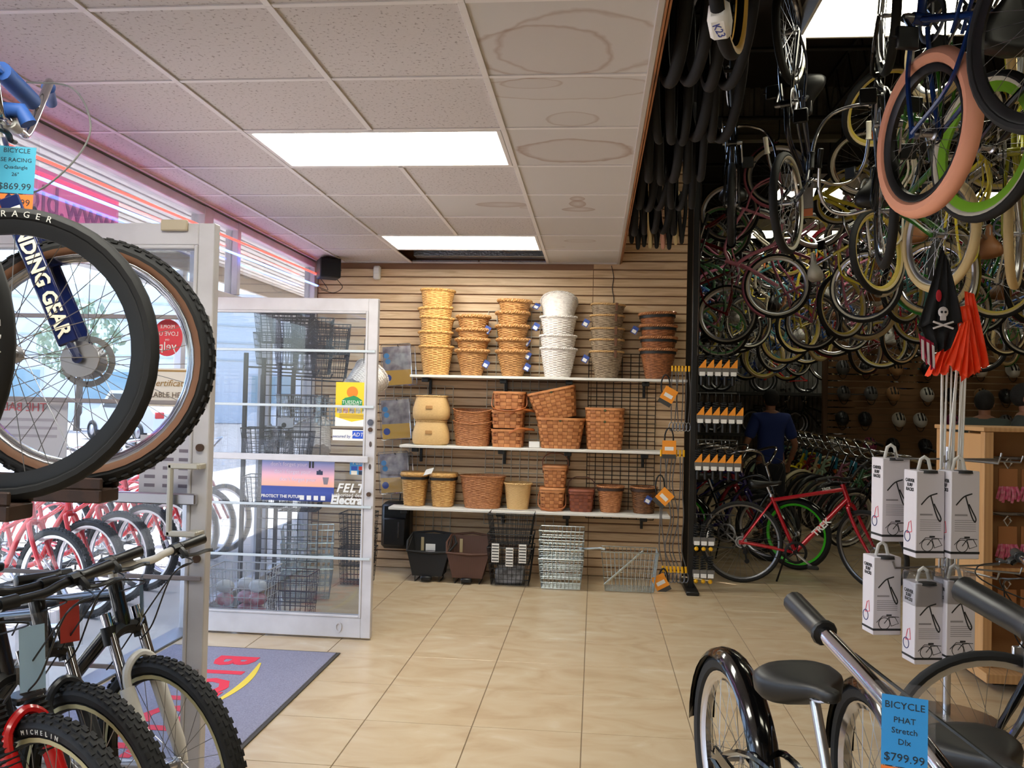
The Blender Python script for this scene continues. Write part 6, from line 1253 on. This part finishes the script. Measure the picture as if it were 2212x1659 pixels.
EMB = M('emblem_white',(214,206,208),.7)
g = G().sphere((FLX(2020),4.160,FLZ(676)),.026,14,.9,.18,1.0).box(FLX(2014),FLX(2026),4.156,4.164,FLZ(694),FLZ(684),.002)
for q in (-1,1): g.tube([(FLX(2020)-.045,4.158,FLZ(704)-.016*q),(FLX(2020)+.045,4.158,FLZ(704)+.016*q)],.005,6)
put('skull_emblem', g, EMB, r); put('eye_holes', G().sphere((FLX(2016),4.154,FLZ(676)),.006,8).sphere((FLX(2024),4.154,FLZ(676)),.006,8), M('black_cloth',(16,16,20),.8), r)
put('red_patch', G().sphere((FLX(2012),4.168,FLZ(640)),.024,12,.55,.12,1.2), M('flag_red',(180,24,40),.7), r)
r = flag([(1972,722),(2004,742),(2004,806),(1976,772)],4.18,M('stripe_red',(176,30,66),.7),'red and white striped flag below the black one','novelty flags')
for i in range(3): put('white_stripe', G().slab([(FLX(1974+i*11),4.150,FLZ(735+i*6)),(FLX(1979+i*11),4.150,FLZ(738+i*6)),(FLX(1981+i*11),4.150,FLZ(784+i*8)),(FLX(1976+i*11),4.150,FLZ(778+i*8))],(0,.003,0)), EMB, r)
for i in range(6): put('fibreglass_rod', G().tube([(1.66+.018*i,4.30+.01*(i%2),.74),(1.64+.022*i,4.24,1.75)],.0045,6), M('fibreglass_rod',(228,226,222),.35), sd, T((-1.72,-4.35,0)))
# ================================================================ PINE DISPLAY UNIT
gd = root('display_unit', (3.3,5.24,0), 'tall pine shelving unit with peg hooks of pink toys', 'shelving unit'); o_ = T((-3.3,-5.24,0))
def GP(n_, b, mat=PINE, ch=.003): put(n_, mesh(n_, G().box(*b, ch)), mat, gd, o_)
GP('end_panel', (2.15,2.175,4.97,5.53,.10,1.37)); GP('corner_post', (2.13,2.18,4.92,4.969,.10,1.385)); GP('corner_post', (2.13,2.18,5.531,5.58,.10,1.385)); GP('top_board', (2.12,4.5,4.91,5.59,1.386,1.41)); GP('back_board', (2.18,4.47,5.23,5.25,.10,1.38), M('pine_back',(176,132,88),.6))
GP('base_board', (2.10,4.5,4.80,5.60,.05,.10)); GP('plinth', (2.2,4.4,4.95,5.5,0,.05), M('dark_plinth',(40,32,28),.7)); GP('end_panel', (4.47,4.495,4.97,5.53,.10,1.385)); GP('shelf', (2.18,4.47,4.95,5.229,.62,.64)); GP('slot_strip', (2.183,2.196,5.218,5.229,.12,1.36), STEEL, .001)
for i, z in enumerate((1.22,.90)):
    GP('peg_rail', (2.19,4.4,5.18,5.20,z,z+.02), STEEL)
PKK = M('pink_fringe',(226,90,140),.7,noise=(40,.8),col2=(250,180,205)); HDR = M('kraft_header',(176,120,76),.6)
for ri, z in enumerate((1.22,.90,.55)):
    for i in range(6):
        r = root('toy_pack', (2.30+i*.13,5.02+.02*(i%2),z-.04), 'pink fringed handlebar toy on kraft card, %s in the %s row of the pine unit' % (names[i], ('upper','middle','lower')[ri]), 'toy', 'pink toy packs on the pine unit')
        put('hanger', cached(('toy_hanger',), lambda: G().tube([(0,.0,0),(.02,0,.03),(0,0,.055),(-.02,0,.03)],.005,5,closed=True)), WHITEP, r); put('header_card', cached(('toy_header',), lambda: G().box(-.05,.05,-.004,.004,-.10,0,.001)), HDR, r)
        put('fringe', cached(('toy_fringe',), lambda: [G(), [g_ for g_ in [G()]]][0] if False else (lambda gg: ([gg.tube(bez([(q*.012-.04,0,-.10),(q*.015-.05,-.01*(q%2),-.14),(q*.016-.055,.006,-.17-.01*(q%3))],3),.008,5) for q in range(8)], gg)[1])(G())), PKK, r)
        put('peg', cached(('toy_peg',), lambda: G().tube([(0,-.03,.05),(0,.17,.05)],.004,5)), STEEL, r)
# ================================================================ ACCESSORIES ON THE FAR SLAT BOARD
AC = [('white round bell',(214,206,190)),('black helmet',(26,26,28)),('white helmet',(220,216,208)),('black helmet',(22,22,26)),('grey helmet',(90,90,92)),('pink helmet',(150,60,96)),('white helmet',(206,204,196)),('grey helmet',(110,110,112)),('black helmet',(30,28,30)),('tan helmet',(170,130,90))]
pan = root('accessory_wall', (4.6,12.6,0), 'brown slatted accessory partition deep in the hall behind the flags', 'partition')
for i in range(26): put('slat', cached(('acc_slat',), lambda: G().box(-1.3,1.7,-.01,.01,.01,.088,.003)), M('brown_slat',(120,86,52),.6), pan, T((0,0,i*.095)))
put('end_post', G().box(-1.36,-1.301,-.05,.05,0,2.5,.004), M('brown_post',(90,62,40),.6), pan)
ii = 0
for rz_ in range(4):
    for cx_ in range(7):
        nm_, col = AC[rnd.randrange(len(AC))]; x, z = 3.45+cx_*.38+rnd.uniform(-.06,.06), 1.0+rz_*.36
        r = root('helmet', (x,12.48,z), '%s hung on the accessory partition, %s from its end post in the %s row' % (nm_.replace('round bell','helmet'), names[cx_], ('lowest','second','third','highest')[rz_]), 'helmet', 'helmets on the accessory partition')
        put('shell', cached(('helmet_shell',), lambda: (lambda g: (setattr(g,'v',[(v[0],v[1],max(v[2],-.02)) for v in g.v]), g)[1])(G().sphere((0,0,0),.11,16,.85,1.1,.9))), M('helmet_%d_%d' % (col[0],col[1]), col, .35), r, RX(.9))
        put('vents', cached(('helmet_vents',), lambda: G().box(-.012,.012,-.07,.06,.085,.102,.004).box(-.05,-.03,-.06,.05,.07,.088,.004).box(.03,.05,-.06,.05,.07,.088,.004)), BLACKP, r, RX(.9))
        put('chin_strap', cached(('helmet_strap',), lambda: G().tube(bez([(-.08,0,-.02),(-.03,-.02,-.14),(.03,-.02,-.14),(.08,0,-.02)],4),.005,5)), BLACKP, r)
# ================================================================ PEOPLE
def skin_obj(name, pts, edges, mat, parent, levels=2):
    me = bpy.data.meshes.new(name); me.from_pydata([p[:3] for p in pts], edges, []); me.update(); me.materials.append(None)
    o = bpy.data.objects.new(name, me); COL.objects.link(o); o.parent = parent; o.material_slots[0].link = 'OBJECT'; o.material_slots[0].material = mat
    md = o.modifiers.new('skin','SKIN'); md.use_smooth_shade = True
    for i, p in enumerate(pts): sv = me.skin_vertices[0].data[i]; sv.radius = (p[3], p[4] if len(p) > 4 else p[3]); sv.use_root = (i == 0)
    o.modifiers.new('smooth','SUBSURF').levels = levels; o.modifiers['smooth'].render_levels = levels; return o
def person(loc, rz, label, shirt, pants, hair, h=1.70, arms=((.30,.02,1.12),(.30,.16,.92))):
    """faces local -y; left arm mirrors the right"""
    k = h/1.75; r = root('person', loc, label, 'person', rot=(0,0,rz)); r.scale = (k,k,k); SK = M('skin_tone',(150,104,80),.55)
    (ex,ey,ez), (wx,wy,wz) = arms
    P = [(0,0,.98,.15,.11),(0,.01,1.15,.135,.10),(0,.015,1.32,.16,.11),(0,.01,1.45,.10,.08),(0,0,1.52,.052,.052),(0,-.015,1.585,.062,.075),(0,-.005,1.66,.072,.088),(0,.0,1.715,.052,.065)]; E_ = [(i,i+1) for i in range(7)]
    def ad(p, par): P.append(p); E_.append((par, len(P)-1)); return len(P)-1
    for s in (-1,1):
        a = ad((s*.17,.01,1.43,.062,.062),3); b_ = ad((s*ex*.80,ey*.5,1.26,.047,.047),a); b_ = ad((s*ex,ey,ez,.038,.038),b_); c_ = ad((s*(ex*.5+wx*.5),-wy*.5+ey*.5,(ez+wz)/2,.035,.035),b_); w_ = ad((s*wx,-wy,wz,.026,.022),c_); pm = ad((s*wx*.98,-wy-.03,wz-.06,.032,.018),w_)
        for q in range(4): f1 = ad((s*(wx*.98-.024+.016*q),-wy-.045,wz-.105-.006*(1 if q in (1,2) else 0),.0085,.0085),pm); ad((s*(wx*.97-.024+.016*q),-wy-.04,wz-.145-.008*(1 if q in (1,2) else 0),.0075,.0075),f1)
        t1 = ad((s*(wx*.9-.02),-wy-.055,wz-.055,.010,.010),pm); ad((s*(wx*.9-.02),-wy-.068,wz-.09,.008,.008),t1)
        l1 = ad((s*.09,0,.90,.10,.10),0); l2 = ad((s*.10,-.005,.70,.082,.085),l1); l3 = ad((s*.10,-.01,.50,.058,.062),l2); l4 = ad((s*.10,.015,.33,.052,.058),l3); l5 = ad((s*.10,.02,.10,.036,.040),l4); l6 = ad((s*.10,.0,.045,.038,.036),l5); ad((s*.11,-.12,.030,.038,.024),l6)
    ad((0,-.105,1.625,.012,.014),6)                                   # nose
    skin_obj('body', P, E_, SK, r)
    Q = [(0,0,.86,.185,.145),(0,0,.98,.180,.14),(0,.01,1.12,.165,.128),(0,.015,1.32,.178,.130),(0,.01,1.45,.115,.092),(0,.0,1.49,.068,.068)]; F_ = [(0,1),(1,2),(2,3),(3,4),(4,5)]
    for s in (-1,1): n0 = len(Q); Q += [(s*.175,.01,1.43,.082,.082),(s*ex*.82,ey*.5,1.25,.072,.072),(s*ex*.90,ey*.6,1.18,.070,.070)]; F_ += [(4,n0),(n0,n0+1),(n0+1,n0+2)]
    skin_obj('shirt', Q, F_, shirt, r)
    Q = [(0,0,.97,.165,.125),(0,0,.90,.165,.125)]; F_ = [(0,1)]
    for s in (-1,1): n0 = len(Q); Q += [(s*.095,0,.80,.105,.105),(s*.10,-.005,.62,.085,.09),(s*.10,.0,.35,.075,.08),(s*.10,.01,.10,.070,.075)]; F_ += [(1,n0),(n0,n0+1),(n0+1,n0+2),(n0+2,n0+3)]
    skin_obj('trousers', Q, F_, pants, r)
    for s in (-1,1): put('shoe', G().box(s*.105-.045,s*.105+.045,-.175,.075,.0,.075,.025), BLACKP, r)
    g = G().sphere((0,.012,1.672),.098,20,.93,1.12,1.12); g.v = [(v[0], max(v[1],-.062 if v[2] > 1.70 else (.0 if abs(v[0]) < .075 else .02)), max(v[2],1.575)) for v in g.v]; put('hair', mesh('hair', g, 60), hair, r)
    for s in (-1,1):
        put('ear', G().sphere((s*.083,.008,1.635),.022,10,.35,.7,1.25), SK, r); put('eye', G().sphere((s*.030,-.086,1.645),.010,10), M('eye_white',(220,216,210),.3), r); put('iris', G().sphere((s*.030,-.0935,1.645),.0045,8), M('iris_brown',(50,32,24),.3), r)
    put('mouth', G().sphere((0,-.088,1.572),.022,10,1,.25,.22), M('lip_tone',(130,74,66),.5), r)
    return r
HAIRB = M('dark_hair',(18,14,12),.7,bump=(120,.8)); JEAN = M('dark_trousers',(26,28,36),.85)
person((2.0,10.0,0), PI+.15, 'person in navy blue shirt seen from behind among the parked bicycles', M('navy_shirt',(28,48,110),.85), JEAN, HAIRB, 1.68)
person((3.72,8.6,0), PI-.5, 'person with dark hair in grey shirt behind the pine unit, left of the other', M('grey_green_shirt',(70,80,76),.85), JEAN, HAIRB, 1.68)
person((3.62,7.6,0), -2.0+PI, 'person with dark hair in charcoal top at the picture edge behind the pine unit', M('charcoal_top',(54,58,56),.85), JEAN, HAIRB, 1.72)
